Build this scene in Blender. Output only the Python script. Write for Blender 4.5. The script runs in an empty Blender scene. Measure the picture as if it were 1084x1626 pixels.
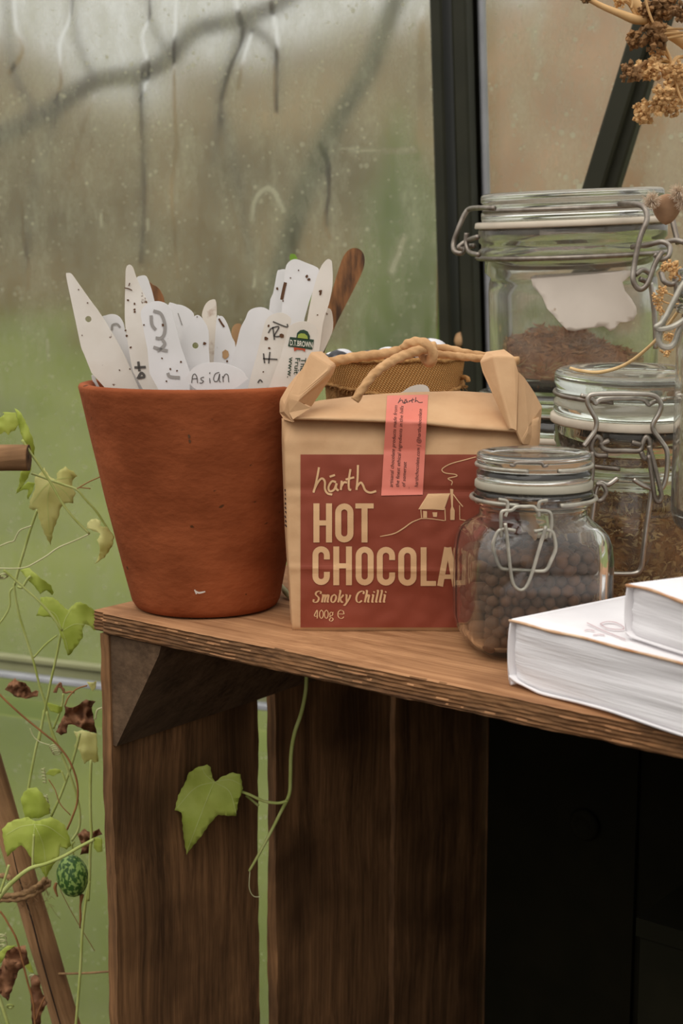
import bpy, math, random
import numpy as np
from mathutils import Vector as V, Matrix, noise as mnoise
from mathutils.geometry import delaunay_2d_cdt
rnd = random.Random(7)
sc = bpy.context.scene
COL = sc.collection
PI = math.pi

# ------------------------------------------------------------------ camera
F, CX, CY, YH = 2300.0, 542.0, 813.0, 450.0
PITCH = math.atan((CY - YH) / F)
SP, CP = math.sin(PITCH), math.cos(PITCH)
SHZ = 0.72                      # height of the shelf top
CAMZ = SHZ + 0.195
cam = bpy.data.cameras.new('camera'); camo = bpy.data.objects.new('camera', cam); COL.objects.link(camo)
camo.location = (0, 0, CAMZ); camo.rotation_euler = (PI / 2 - PITCH, 0, 0)
cam.sensor_fit = 'VERTICAL'; cam.sensor_height = 36; cam.lens = F / 1626 * 36
cam.clip_start = 0.02
cam.dof.use_dof = True; cam.dof.focus_distance = 0.83; cam.dof.aperture_fstop = 13.0
sc.camera = camo

# ------------------------------------------------------------------ sky (overcast), soft sun, exposure
w = bpy.data.worlds.new('overcast'); sc.world = w; w.use_nodes = True
nt = w.node_tree; nt.nodes.clear()
tc = nt.nodes.new('ShaderNodeTexCoord'); sx = nt.nodes.new('ShaderNodeSeparateXYZ')
mr = nt.nodes.new('ShaderNodeMapRange'); bg = nt.nodes.new('ShaderNodeBackground'); wo = nt.nodes.new('ShaderNodeOutputWorld')
nt.links.new(tc.outputs['Generated'], sx.inputs[0]); nt.links.new(sx.outputs['Z'], mr.inputs['Value'])
mr.inputs['From Min'].default_value = 0; mr.inputs['From Max'].default_value = 1
mr.inputs['To Min'].default_value = 0.42; mr.inputs['To Max'].default_value = 1.25      # overcast sky: zenith three times the horizon
bg.inputs['Color'].default_value = (1.0, 0.975, 0.94, 1)
nt.links.new(mr.outputs[0], bg.inputs['Strength']); nt.links.new(bg.outputs[0], wo.inputs[0])
sun = bpy.data.lights.new('veiled_sun', 'SUN'); sun.energy = 0.9; sun.angle = math.radians(60); sun.color = (1, 0.95, 0.87)
suno = bpy.data.objects.new('veiled_sun', sun); COL.objects.link(suno)
suno.rotation_euler = V((0.45, 0.62, -1.0)).to_track_quat('-Z', 'Y').to_euler()
sc.view_settings.view_transform = 'Standard'; sc.view_settings.look = 'None'
sc.view_settings.exposure = 0.40; sc.view_settings.gamma = 1.0; sc.view_settings.use_curve_mapping = False
sc.cycles.max_bounces = 20; sc.cycles.transmission_bounces = 20; sc.cycles.transparent_max_bounces = 16
sc.cycles.diffuse_bounces = 4; sc.cycles.caustics_refractive = True; sc.cycles.blur_glossy = 0.5
sc.cycles.sample_clamp_indirect = 6

# ------------------------------------------------------------------ helpers
def ray(x, y):
    u, v = (x - CX) / F, (CY - y) / F
    return V((u, CP + v * SP, -SP + v * CP))
def at(x, y, Y):                       # a place in the world at depth Y metres in front of the viewer
    d = ray(x, y); t = Y / d.y
    return V((d.x * t, Y, CAMZ + d.z * t))
def onz(x, y, z=SHZ):
    d = ray(x, y); t = (z - CAMZ) / d.z
    return V((d.x * t, d.y * t, z))
def px(Y): return Y / F                # metres per pixel at depth Y
def lin(c):
    return tuple(((v / 255) / 12.92 if v / 255 <= 0.04045 else ((v / 255 + 0.055) / 1.055) ** 2.4) for v in c) + (1,)
ROOT = {}
def setp(o, label=None, cat=None, group=None, kind=None):
    if label: o['label'] = label
    if cat: o['category'] = cat
    if group: o['group'] = group
    if kind: o['kind'] = kind
    return o
def empty(name, loc, label=None, cat=None, group=None, kind=None):
    o = bpy.data.objects.new(name, None); COL.objects.link(o); o.location = loc
    o.empty_display_size = 0.02; ROOT[o.name] = V(loc)
    return setp(o, label, cat, group, kind)
def mk(name, verts, faces, mat, parent=None, origin=None, smooth=True):
    """verts in world space; linked as one object, child of parent when given"""
    L = ROOT[parent.name] if parent else V(origin if origin is not None else (0, 0, 0))
    me = bpy.data.meshes.new(name)
    me.from_pydata([tuple(V(v) - L) for v in verts], [], faces)
    me.update()
    if smooth: me.polygons.foreach_set('use_smooth', [True] * len(me.polygons))
    o = bpy.data.objects.new(name, me); COL.objects.link(o)
    if mat: me.materials.append(mat)
    if parent: o.parent = parent
    else: o.location = L
    ROOT[o.name] = L
    return o
class MB:
    def __init__(s): s.v = []; s.f = []
    def add(s, v, f):
        b = len(s.v); s.v += [V(q) for q in v]; s.f += [tuple(i + b for i in q) for q in f]
    def build(s, name, mat, parent=None, origin=None, smooth=True):
        return mk(name, s.v, s.f, mat, parent, origin, smooth)
def cat_rom(pts, n=6, closed=False):
    P = [V(p) for p in pts]; out = []; N = len(P)
    rng = range(N if closed else N - 1)
    for i in rng:
        p0 = P[(i - 1) % N] if (closed or i > 0) else P[0] * 2 - P[1]
        p1, p2 = P[i], P[(i + 1) % N]
        p3 = P[(i + 2) % N] if (closed or i + 2 < N) else P[-1] * 2 - P[-2]
        for k in range(n):
            t = k / n
            out.append(0.5 * ((2 * p1) + (p2 - p0) * t + (2 * p0 - 5 * p1 + 4 * p2 - p3) * t * t + (3 * p1 - p0 - 3 * p2 + p3) * t ** 3))
    if not closed: out.append(P[-1])
    return out
def tube(pts, r, seg=8, closed=False, cap=True, twist=0, lobes=0, depth=0):
    P = [V(p) for p in pts]; n = len(P)
    R = r if hasattr(r, '__len__') else [r] * n
    v, f = [], []
    T = []
    for i in range(n):
        a = P[(i - 1) % n] if (closed or i > 0) else P[i]
        b = P[(i + 1) % n] if (closed or i < n - 1) else P[i]
        t = (b - a); T.append(t.normalized() if t.length > 1e-9 else V((0, 0, 1)))
    up = V((0, 0, 1)) if abs(T[0].z) < 0.9 else V((1, 0, 0))
    nn = T[0].cross(up).normalized(); s = 0
    for i in range(n):
        if i > 0:
            nn = (nn - T[i] * nn.dot(T[i]))
            nn = nn.normalized() if nn.length > 1e-6 else T[i].orthogonal().normalized()
            s += (P[i] - P[i - 1]).length
        bb = T[i].cross(nn)
        for k in range(seg):
            a = 2 * PI * k / seg
            rr = R[i] * (1 + (depth * math.cos(lobes * (a - twist * s)) if lobes else 0))
            v.append(P[i] + (nn * math.cos(a) + bb * math.sin(a)) * rr)
    m = n if closed else n - 1
    for i in range(m):
        j = (i + 1) % n
        for k in range(seg):
            l = (k + 1) % seg
            f.append((i * seg + k, i * seg + l, j * seg + l, j * seg + k))
    if cap and not closed:
        f.append(tuple(range(seg - 1, -1, -1))); f.append(tuple((n - 1) * seg + k for k in range(seg)))
    return v, f
def ptube(pts, Y, rpx, seg=8, n=5, closed=False, smooth=True, **kw):
    """tube through places given as (x, y[, depth]); radius in pixels at that depth"""
    W = [at(p[0], p[1], p[2] if len(p) > 2 else Y) for p in pts]
    if smooth: W = cat_rom(W, n, closed)
    if hasattr(rpx, '__len__'):
        m = len(W); rr = [np.interp(i / (m - 1), np.linspace(0, 1, len(rpx)), rpx) * px(W[i].y) for i in range(m)]
    else: rr = [rpx * px(q.y) for q in W]
    return tube(W, rr, seg, closed, **kw)
def zoomed(x0, y0, s):
    return lambda pts: [(x0 + p[0] / s, y0 + p[1] / s) + tuple(p[2:]) for p in pts]
def lathe(prof, seg=64, M=None, rfun=None):
    v, f = [], []
    for r, z in prof:
        for k in range(seg):
            a = 2 * PI * k / seg
            rr = r * (rfun(a, z) if rfun else 1)
            p = V((rr * math.cos(a), rr * math.sin(a), z)); v.append(M @ p if M else p)
    n = len(prof)
    for i in range(n - 1):
        for k in range(seg):
            l = (k + 1) % seg
            f.append((i * seg + k, i * seg + l, (i + 1) * seg + l, (i + 1) * seg + k))
    if prof[0][0] > 0: f.append(tuple(range(seg - 1, -1, -1)))
    if prof[-1][0] > 0: f.append(tuple((n - 1) * seg + k for k in range(seg)))
    return v, f
def rprof(pts, n=3):                       # round a profile a little
    return [(max(p.x, 1e-5), p.y) for p in [V((q[0], q[1], 0)) for q in cat_rom([V((a, b, 0)) for a, b in pts], n)]]
def inpoly(p, poly):
    x, y = p; c = False; n = len(poly); j = n - 1
    for i in range(n):
        if (poly[i][1] > y) != (poly[j][1] > y) and x < (poly[j][0] - poly[i][0]) * (y - poly[i][1]) / (poly[j][1] - poly[i][1]) + poly[i][0]:
            c = not c
        j = i
    return c
def smooth2(pts, n=4):
    return [(p.x, p.y) for p in cat_rom([V((a, b, 0)) for a, b in pts], n, True)]
def fill(outline, holes=(), step=None):
    """triangles of a flat outline with holes"""
    vs = [V(p[:2]) for p in outline]; ed = [(i, (i + 1) % len(vs)) for i in range(len(vs))]
    for h in holes:
        b = len(vs); vs += [V(p[:2]) for p in h]; ed += [(b + i, b + (i + 1) % len(h)) for i in range(len(h))]
    if step:
        xs = [p[0] for p in outline]; ys = [p[1] for p in outline]
        gy = min(ys)
        while gy < max(ys):
            gx = min(xs)
            while gx < max(xs):
                q = (gx + rnd.uniform(-.2, .2) * step, gy + rnd.uniform(-.2, .2) * step)
                if inpoly(q, outline): vs.append(V(q))
                gx += step
            gy += step
    ov, oe, of, *_ = delaunay_2d_cdt(vs, ed, [], 0, 1e-5)
    keep = []
    for t in of:
        c = ((ov[t[0]][0] + ov[t[1]][0] + ov[t[2]][0]) / 3, (ov[t[0]][1] + ov[t[1]][1] + ov[t[2]][1]) / 3)
        if inpoly(c, outline) and not any(inpoly(c, h) for h in holes): keep.append(tuple(t))
    return [(p[0], p[1]) for p in ov], keep
def sheet(outline, surf, thick=0.001, holes=(), step=None, nrm=V((0, 1, 0))):
    """an outline turned into a sheet with real thickness; surf(x, y) -> world place"""
    p2, t = fill(outline, holes, step)
    n = len(p2); fr = [surf(*q) for q in p2]; bk = [q + nrm * thick for q in fr]
    f = list(t) + [tuple(n + i for i in reversed(q)) for q in t]
    cnt = {}
    for q in t:
        for a, b in ((q[0], q[1]), (q[1], q[2]), (q[2], q[0])): cnt[(a, b)] = 1
    for a, b in list(cnt):
        if (b, a) not in cnt: f.append((b, a, n + a, n + b))
    return fr + bk, f
def ribbon(pts, wd, nib=None, wmin=1.0, n=5, smooth=True, taper=False):
    """a drawn stroke in the plane -> quads"""
    P = cat_rom([V((a[0], a[1], 0)) for a in pts], n) if smooth and len(pts) > 2 else [V((a[0], a[1], 0)) for a in pts]
    if len(P) == 2 and (P[1] - P[0]).length > 8:
        m_ = int((P[1] - P[0]).length // 4); P = [P[0] + (P[1] - P[0]) * i / m_ for i in range(m_ + 1)]
    elif not smooth and len(P) > 2:
        Q = [P[0]]
        for a, b in zip(P[:-1], P[1:]):
            m_ = max(int((b - a).length // 4), 1); Q += [a + (b - a) * i / m_ for i in range(1, m_ + 1)]
        P = Q
    v, f = [], []
    for i, p in enumerate(P):
        t = (P[min(i + 1, len(P) - 1)] - P[max(i - 1, 0)]).normalized()
        ww = wd
        if nib is not None:
            ww = wmin + (wd - wmin) * abs(math.sin(math.atan2(t.y, t.x) - nib))
        if taper: ww *= 0.55 + 0.45 * math.sin(PI * (i + .5) / len(P))
        nn = V((-t.y, t.x, 0)) * ww / 2
        v += [(p + nn)[:2], (p - nn)[:2]]
        if i: f.append((2 * i - 2, 2 * i - 1, 2 * i + 1, 2 * i))
    return v, f
class Ink:                                  # flat print: collected in the plane, then laid on a surface
    def __init__(s): s.v = []; s.f = []
    def add(s, vf):
        b = len(s.v); s.v += [tuple(q[:2]) for q in vf[0]]; s.f += [tuple(i + b for i in q) for q in vf[1]]
    def line(s, pts, wd, **k): s.add(ribbon(pts, wd, **k))
    def poly(s, pts, holes=(), step=None): s.add(fill(pts, holes, step))
    def lay(s, name, surf, mat, parent, lift=0.0005):
        off = V((0, -lift, 0))
        return mk(name, [surf(*q) + off for q in s.v], s.f, mat, parent, smooth=False)
def text2d(txt, size, shear=0.0, bold=0.0, xs=1.0):
    cu = bpy.data.curves.new('txt', 'FONT'); cu.body = txt; cu.size = 1; cu.shear = shear; cu.offset = bold; cu.resolution_u = 3
    o = bpy.data.objects.new('txt', cu); COL.objects.link(o)
    bpy.context.view_layer.update()
    me = bpy.data.meshes.new_from_object(o.evaluated_get(bpy.context.evaluated_depsgraph_get()))
    v = [(q.co.x * size * xs, q.co.y * size) for q in me.vertices]; f = [tuple(p.vertices) for p in me.polygons]
    bpy.data.objects.remove(o); bpy.data.curves.remove(cu); bpy.data.meshes.remove(me)
    return v, f

# ------------------------------------------------------------------ materials
def newmat(name):
    m = bpy.data.materials.new(name); m.use_nodes = True
    return m, m.node_tree, m.node_tree.nodes['Principled BSDF']
def mat(name, c1, c2=None, scale=30, rough=0.6, bump=0.0, bscale=80, stretch=(1, 1, 1), metal=0.0, specks=None, sp_scale=120, sp_thr=0.68,
        trans=0.0, sss=0.0, spec=0.4, coat=0.0, contrast=(0.35, 0.65), detail=5):
    m, t, b = newmat(name); N, Lk = t.nodes, t.links
    b.inputs['Roughness'].default_value = rough; b.inputs['Metallic'].default_value = metal
    b.inputs['Specular IOR Level'].default_value = spec
    b.inputs['Coat Weight'].default_value = coat
    tcn = N.new('ShaderNodeTexCoord'); mp = N.new('ShaderNodeMapping'); mp.inputs['Scale'].default_value = stretch
    Lk.new(tcn.outputs['Object'], mp.inputs[0])
    def nz(s, det=detail):
        q = N.new('ShaderNodeTexNoise'); q.inputs['Scale'].default_value = s; q.inputs['Detail'].default_value = det; Lk.new(mp.outputs[0], q.inputs['Vector']); return q
    col = None
    if c2 is not None:
        q = nz(scale); r = N.new('ShaderNodeValToRGB'); r.color_ramp.elements[0].position, r.color_ramp.elements[1].position = contrast
        r.color_ramp.elements[0].color = lin(c1); r.color_ramp.elements[1].color = lin(c2); Lk.new(q.outputs[0], r.inputs[0]); col = r.outputs[0]
    else: b.inputs['Base Color'].default_value = lin(c1)
    if specks is not None:
        q = nz(sp_scale, 3); r = N.new('ShaderNodeValToRGB'); r.color_ramp.elements[0].position = sp_thr; r.color_ramp.elements[1].position = sp_thr + 0.04
        Lk.new(q.outputs[0], r.inputs[0]); mx = N.new('ShaderNodeMix'); mx.data_type = 'RGBA'
        Lk.new(r.outputs[0], mx.inputs[0])
        if col: Lk.new(col, mx.inputs[6])
        else: mx.inputs[6].default_value = lin(c1)
        mx.inputs[7].default_value = lin(specks); col = mx.outputs[2]
    if col: Lk.new(col, b.inputs['Base Color'])
    if bump:
        q = nz(bscale, 6); bp = N.new('ShaderNodeBump'); bp.inputs['Strength'].default_value = bump; bp.inputs['Distance'].default_value = 0.002
        Lk.new(q.outputs[0], bp.inputs['Height']); Lk.new(bp.outputs[0], b.inputs['Normal'])
    if trans:                                   # light shining through leaves and thin plastic
        tr = N.new('ShaderNodeBsdfTranslucent'); mx = N.new('ShaderNodeMixShader'); mx.inputs[0].default_value = trans
        if col: Lk.new(col, tr.inputs[0])
        else: tr.inputs[0].default_value = lin(c1)
        Lk.new(b.outputs[0], mx.inputs[1]); Lk.new(tr.outputs[0], mx.inputs[2]); Lk.new(mx.outputs[0], N['Material Output'].inputs[0])
    return m
def glass(name, tint=(253, 254, 252), rough=0.0, ior=1.46, dust=0.025):
    m, t, b = newmat(name); N, Lk = t.nodes, t.links
    b.inputs['Base Color'].default_value = lin(tint); b.inputs['Transmission Weight'].default_value = 1.0
    b.inputs['IOR'].default_value = ior; b.inputs['Roughness'].default_value = rough
    if dust:                                    # a thin film of dust on old glass
        d = N.new('ShaderNodeBsdfDiffuse'); d.inputs[0].default_value = lin((205, 198, 184))
        q = N.new('ShaderNodeTexNoise'); q.inputs['Scale'].default_value = 45; q.inputs['Detail'].default_value = 6
        tcn = N.new('ShaderNodeTexCoord'); Lk.new(tcn.outputs['Object'], q.inputs['Vector'])
        r = N.new('ShaderNodeMapRange'); r.inputs['From Min'].default_value = 0.35; r.inputs['From Max'].default_value = 0.75
        r.inputs['To Min'].default_value = dust * 0.4; r.inputs['To Max'].default_value = dust * 1.8; Lk.new(q.outputs[0], r.inputs[0])
        mx = N.new('ShaderNodeMixShader'); Lk.new(r.outputs[0], mx.inputs[0]); Lk.new(b.outputs[0], mx.inputs[1]); Lk.new(d.outputs[0], mx.inputs[2])
        Lk.new(mx.outputs[0], N['Material Output'].inputs[0])
    return m
def wood(name, dark, light, grain=26, rough=0.8, stain=None, bump=0.5, along=0.05, knots=False):
    """grain along local X"""
    m, t, b = newmat(name); N, Lk = t.nodes, t.links
    b.inputs['Roughness'].default_value = rough; b.inputs['Specular IOR Level'].default_value = 0.25
    tcn = N.new('ShaderNodeTexCoord'); mp = N.new('ShaderNodeMapping'); mp.inputs['Scale'].default_value = (along, 1, 1); Lk.new(tcn.outputs['Object'], mp.inputs[0])
    n0 = N.new('ShaderNodeTexNoise'); n0.inputs['Scale'].default_value = 6; n0.inputs['Detail'].default_value = 2; Lk.new(tcn.outputs['Object'], n0.inputs['Vector'])
    ad = N.new('ShaderNodeMixRGB'); ad.blend_type = 'ADD'; ad.inputs[0].default_value = 0.02; Lk.new(mp.outputs[0], ad.inputs[1]); Lk.new(n0.outputs['Color'], ad.inputs[2])
    n1 = N.new('ShaderNodeTexNoise'); n1.inputs['Scale'].default_value = grain * 10; n1.inputs['Detail'].default_value = 6; n1.inputs['Roughness'].default_value = 0.62; Lk.new(ad.outputs[0], n1.inputs['Vector'])
    n2 = N.new('ShaderNodeTexNoise'); n2.inputs['Scale'].default_value = grain * 2; n2.inputs['Detail'].default_value = 3; Lk.new(ad.outputs[0], n2.inputs['Vector'])
    r = N.new('ShaderNodeValToRGB'); r.color_ramp.elements[0].position = 0.36; r.color_ramp.elements[1].position = 0.64
    r.color_ramp.elements[0].color = lin(dark); r.color_ramp.elements[1].color = lin(light)
    a = N.new('ShaderNodeMath'); a.operation = 'ADD'; h = N.new('ShaderNodeMath'); h.operation = 'MULTIPLY'; h.inputs[1].default_value = 0.5
    Lk.new(n1.outputs[0], a.inputs[0]); Lk.new(n2.outputs[0], a.inputs[1]); Lk.new(a.outputs[0], h.inputs[0]); Lk.new(h.outputs[0], r.inputs[0])
    col = r.outputs[0]
    if stain:
        n3 = N.new('ShaderNodeTexNoise'); n3.inputs['Scale'].default_value = 14; n3.inputs['Detail'].default_value = 4; Lk.new(tcn.outputs['Object'], n3.inputs['Vector'])
        r3 = N.new('ShaderNodeValToRGB'); r3.color_ramp.elements[0].position = 0.45; r3.color_ramp.elements[1].position = 0.7; r3.color_ramp.elements[1].color = (0.8, 0.8, 0.8, 1)
        Lk.new(n3.outputs[0], r3.inputs[0]); mx = N.new('ShaderNodeMix'); mx.data_type = 'RGBA'; Lk.new(r3.outputs[0], mx.inputs[0]); Lk.new(col, mx.inputs[6]); mx.inputs[7].default_value = lin(stain); col = mx.outputs[2]
    Lk.new(col, b.inputs['Base Color'])
    bp = N.new('ShaderNodeBump'); bp.inputs['Strength'].default_value = bump; bp.inputs['Distance'].default_value = 0.0015
    Lk.new(h.outputs[0], bp.inputs['Height']); Lk.new(bp.outputs[0], b.inputs['Normal'])
    return m

M = {}
M['kraft'] = mat('kraft_paper', (192, 151, 110), (204, 165, 124), 60, 0.75, 0.12, 220, contrast=(0.3, 0.7))
M['red'] = mat('red_print', (130, 57, 36), (138, 63, 42), 50, 0.7)
M['cream'] = mat('bare_paper_lettering', (212, 170, 126), None, rough=0.75)
M['pink'] = mat('pink_sticker', (216, 118, 100), (222, 126, 108), 40, 0.5)
M['ink'] = mat('dark_ink', (52, 28, 24), None, rough=0.6)
M['pencil'] = mat('faded_marker', (150, 145, 140), None, rough=0.7)
M['marker'] = mat('black_marker', (84, 79, 74), None, rough=0.7)
M['terracotta'] = mat('terracotta', (124, 62, 32), (150, 80, 46), 26, 0.85, 0.38, 150, stretch=(1, 1, 1.5), specks=(84, 50, 28), sp_scale=110, sp_thr=0.70, spec=0.15)
M['plastic'] = mat('white_plastic', (226, 224, 222), (236, 234, 234), 30, 0.45, trans=0.15, specks=(120, 84, 56), sp_scale=190, sp_thr=0.735)
M['plastic_old'] = mat('yellowed_white_plastic', (222, 213, 200), (236, 230, 221), 30, 0.5, trans=0.15, specks=(108, 72, 44), sp_scale=130, sp_thr=0.70)
M['plastic_dirty'] = mat('soil_stained_white_plastic', (150, 104, 66), (224, 214, 200), 60, 0.6, trans=0.1, contrast=(0.38, 0.5))
M['plastic_green'] = mat('green_plastic', (110, 150, 44), (140, 176, 62), 40, 0.5, trans=0.2)
M['dirt'] = mat('soil_mark', (92, 62, 40), None, rough=0.9)
M['burnt_wood'] = mat('dark_stained_wooden_label', (66, 42, 22), (150, 100, 58), 70, 0.7, 0.4, 90, stretch=(2.2, 1, .5), contrast=(0.35, 0.6))
M['tan_wood'] = mat('tan_wood', (150, 112, 74), (182, 146, 104), 60, 0.7, specks=(100, 70, 44), sp_scale=150, sp_thr=0.62)
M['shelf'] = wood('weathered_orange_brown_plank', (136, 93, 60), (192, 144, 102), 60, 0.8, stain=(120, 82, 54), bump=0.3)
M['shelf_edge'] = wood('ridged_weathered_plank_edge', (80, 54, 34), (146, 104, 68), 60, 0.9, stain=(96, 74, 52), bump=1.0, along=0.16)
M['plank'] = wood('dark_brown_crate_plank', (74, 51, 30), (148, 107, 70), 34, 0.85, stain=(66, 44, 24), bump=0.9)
M['block'] = wood('grey_brown_sawn_block', (70, 52, 36), (112, 88, 66), 30, 0.9, stain=(70, 55, 40), bump=0.6)
M['stake'] = wood('weathered_stake', (116, 84, 54), (176, 136, 96), 30, 0.85, stain=(92, 66, 44), bump=0.7)
M['stake_end'] = mat('sawn_stake_end', (58, 40, 24), (116, 84, 54), 160, 0.9, 0.6, 200)
M['glass'] = glass('clear_jar_glass')
M['glass_old'] = glass('dusty_jar_glass', (251, 253, 250), dust=0.05)
M['glass_filmy'] = glass('filmy_jar_glass', (252, 253, 250), dust=0.11)
M['pod'] = mat('dull_brown_pod', (128, 96, 70), (162, 128, 98), 80, 0.9)
M['glass_green'] = glass('greenish_lid_glass', (240, 247, 238), dust=0.08)
M['rubber'] = mat('pale_rubber_seal', (186, 174, 156), (202, 190, 172), 40, 0.6)
M['rubber_grey'] = mat('greyish_rubber_seal', (164, 158, 140), (180, 174, 156), 40, 0.55, trans=0.2)
M['wire'] = mat('tarnished_steel_wire', (118, 108, 98), (150, 142, 132), 120, 0.42, 0.1, 300, metal=0.75)
M['wire_bright'] = mat('bright_steel_wire', (158, 150, 140), (184, 178, 168), 100, 0.3, metal=0.85)
M['wire_zinc'] = mat('galvanised_wire', (150, 146, 134), (184, 178, 164), 150, 0.45, 0.1, 300, metal=0.6)
M['jute'] = mat('jute_burlap', (142, 100, 52), (178, 132, 78), 300, 0.9, 0.8, 500)
M['rope'] = mat('twisted_paper_rope', (170, 128, 84), (196, 154, 108), 120, 0.8, 0.3, 400)
M['seed'] = mat('round_brown_seed', (76, 46, 30), (126, 86, 56), 130, 0.7, 0.2, 300)
_t = M['seed'].node_tree; _b = _t.nodes['Principled BSDF']; _oi = _t.nodes.new('ShaderNodeObjectInfo'); _hs = _t.nodes.new('ShaderNodeHueSaturation'); _mr = _t.nodes.new('ShaderNodeMapRange')
_mr.inputs['To Min'].default_value = 0.40; _mr.inputs['To Max'].default_value = 1.2; _src = _b.inputs['Base Color'].links[0].from_socket
_t.links.new(_oi.outputs['Random'], _mr.inputs[0]); _t.links.new(_mr.outputs[0], _hs.inputs['Value']); _t.links.new(_src, _hs.inputs['Color']); _t.links.new(_hs.outputs[0], _b.inputs['Base Color'])
M['mulch'] = mat('brown_plant_fibre', (164, 104, 66), (208, 150, 104), 200, 0.9)
M['straw'] = mat('dry_straw', (196, 158, 104), (214, 182, 132), 100, 0.7)
M['flake'] = mat('dry_seed_flake', (186, 144, 86), (232, 204, 148), 90, 0.8, contrast=(0.45, 0.62))
M['flake_dark'] = mat('dry_leaf_crumb', (122, 80, 38), (176, 124, 66), 120, 0.9)
M['paper_label'] = mat('torn_paper_label', (206, 196, 184), (216, 206, 194), 30, 0.9, specks=(160, 138, 112), sp_scale=60, sp_thr=0.7)
M['book_cover'] = mat('worn_white_book_cover', (222, 218, 220), (232, 229, 230), 30, 0.6, specks=(186, 168, 150), sp_scale=50, sp_thr=0.72)
M['book_edge'] = mat('worn_brown_cover_edge', (178, 128, 88), (214, 186, 156), 60, 0.8)
M['pages'] = mat('painted_page_edges', (214, 211, 213), (230, 228, 230), 30, 0.75, 0.25, 60, stretch=(0.6, 0.6, 18))
M['stem'] = mat('green_vine_stem', (166, 176, 90), (190, 196, 124), 60, 0.6, trans=0.2)
M['stem_pale'] = mat('pale_tendril', (196, 194, 144), (206, 204, 160), 60, 0.6, trans=0.2)
M['stem_brown'] = mat('dry_brown_stem', (120, 78, 42), (150, 102, 60), 60, 0.8)
M['leaf'] = mat('lime_green_leaf', (180, 194, 82), (198, 208, 106), 60, 0.6, 0.2, 150, trans=0.45)
M['leaf_pale'] = mat('yellowing_leaf', (212, 208, 130), (224, 220, 154), 50, 0.6, 0.2, 150, trans=0.4)
M['vein'] = mat('leaf_vein', (204, 212, 136), None, rough=0.6, trans=0.4)
M['dead'] = mat('brown_dead_leaf', (108, 68, 44), (154, 108, 74), 70, 0.8, 0.6, 120, trans=0.15)
M['melon'] = mat('striped_green_fruit', (52, 88, 34), (140, 168, 88), 430, 0.5, 0.2, 200, stretch=(1, 1, .7), contrast=(0.48, 0.56), detail=1)
M['twine'] = mat('hairy_twine', (112, 84, 54), (150, 118, 80), 200, 0.9, 0.5, 400)
M['green_metal'] = mat('dark_green_painted_metal', (34, 35, 22), (42, 42, 28), 20, 0.55, spec=0.25)
M['alu'] = mat('grey_glazing_strip', (150, 152, 156), (166, 168, 172), 30, 0.45)
M['rail'] = mat('weathered_rail', (128, 130, 92), (150, 150, 112), 10, 0.6)
M['umbel'] = mat('dry_seed_head', (186, 144, 92), (226, 184, 128), 150, 0.85)
M['umbel_dark'] = mat('dark_dry_seed_head', (104, 74, 42), (152, 112, 70), 150, 0.85)
M['umbel_stem'] = mat('straw_coloured_stalk', (196, 152, 98), (214, 174, 120), 60, 0.7)
M['fluff'] = mat('pale_seed_fluff', (226, 208, 186), None, rough=0.9, trans=0.3)
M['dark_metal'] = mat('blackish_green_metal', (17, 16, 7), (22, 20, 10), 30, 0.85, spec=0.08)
M['grass'] = mat('lawn_grass', (80, 92, 36), (116, 124, 58), 1.7, 0.9, contrast=(0.3, 0.7))
M['hedge'] = mat('winter_hedge', (86, 74, 46), (136, 116, 82), 2.2, 0.95, contrast=(0.3, 0.7))
M['hedge_green'] = mat('green_hedge', (66, 88, 36), (112, 122, 62), 3, 0.95, contrast=(0.3, 0.7))
M['hedge_pink'] = mat('reddish_shrub', (138, 104, 80), (180, 146, 114), 2.5, 0.95, contrast=(0.3, 0.7))
M['bark'] = mat('grey_brown_bark', (44, 36, 24), (70, 58, 40), 12, 0.9)
M['bark_green'] = mat('mossy_bark', (56, 58, 24), (76, 76, 38), 12, 0.9)
M['soil'] = mat('dark_soil', (52, 42, 30), (74, 62, 44), 14, 0.95, 0.5, 40)
M['bean'] = mat('white_bean_with_black', (214, 212, 216), (40, 38, 42), 60, 0.35, contrast=(0.56, 0.6), detail=1)
M['black_ink'] = mat('dark_green_logo', (38, 62, 44), None, rough=0.5)
M['logo_red'] = mat('logo_red', (176, 74, 44), None, rough=0.5)
M['logo_lime'] = mat('logo_lime', (150, 164, 70), None, rough=0.5)
M['logo_white'] = mat('logo_cream', (226, 222, 206), None, rough=0.5)
M['red_pen'] = mat('reddish_pen', (176, 136, 140), None, rough=0.7)

# ------------------------------------------------------------------ setting: ground, glass wall, frame
def box_local(sx, sy, sz, bev=0.0):
    x, y, z = sx / 2, sy / 2, sz / 2; b = bev
    if not b:
        v = [(-x, -y, -z), (x, -y, -z), (x, y, -z), (-x, y, -z), (-x, -y, z), (x, -y, z), (x, y, z), (-x, y, z)]
        return v, [(3, 2, 1, 0), (4, 5, 6, 7), (0, 1, 5, 4), (1, 2, 6, 5), (2, 3, 7, 6), (3, 0, 4, 7)]
    v = []
    for a in (-1, 1):                              # box with its four long edges chamfered
        for (cy, cz) in ((-y, -z + b), (-y + b, -z), (y - b, -z), (y, -z + b), (y, z - b), (y - b, z), (-y + b, z), (-y, z - b)):
            v.append((a * x, cy, cz))
    f = [(0, 1, 2, 3, 4, 5, 6, 7), tuple(range(15, 7, -1))] + [(i, i + 8, (i + 1) % 8 + 8, (i + 1) % 8) for i in range(8)]
    return v, [tuple(reversed(q)) for q in f]
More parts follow.
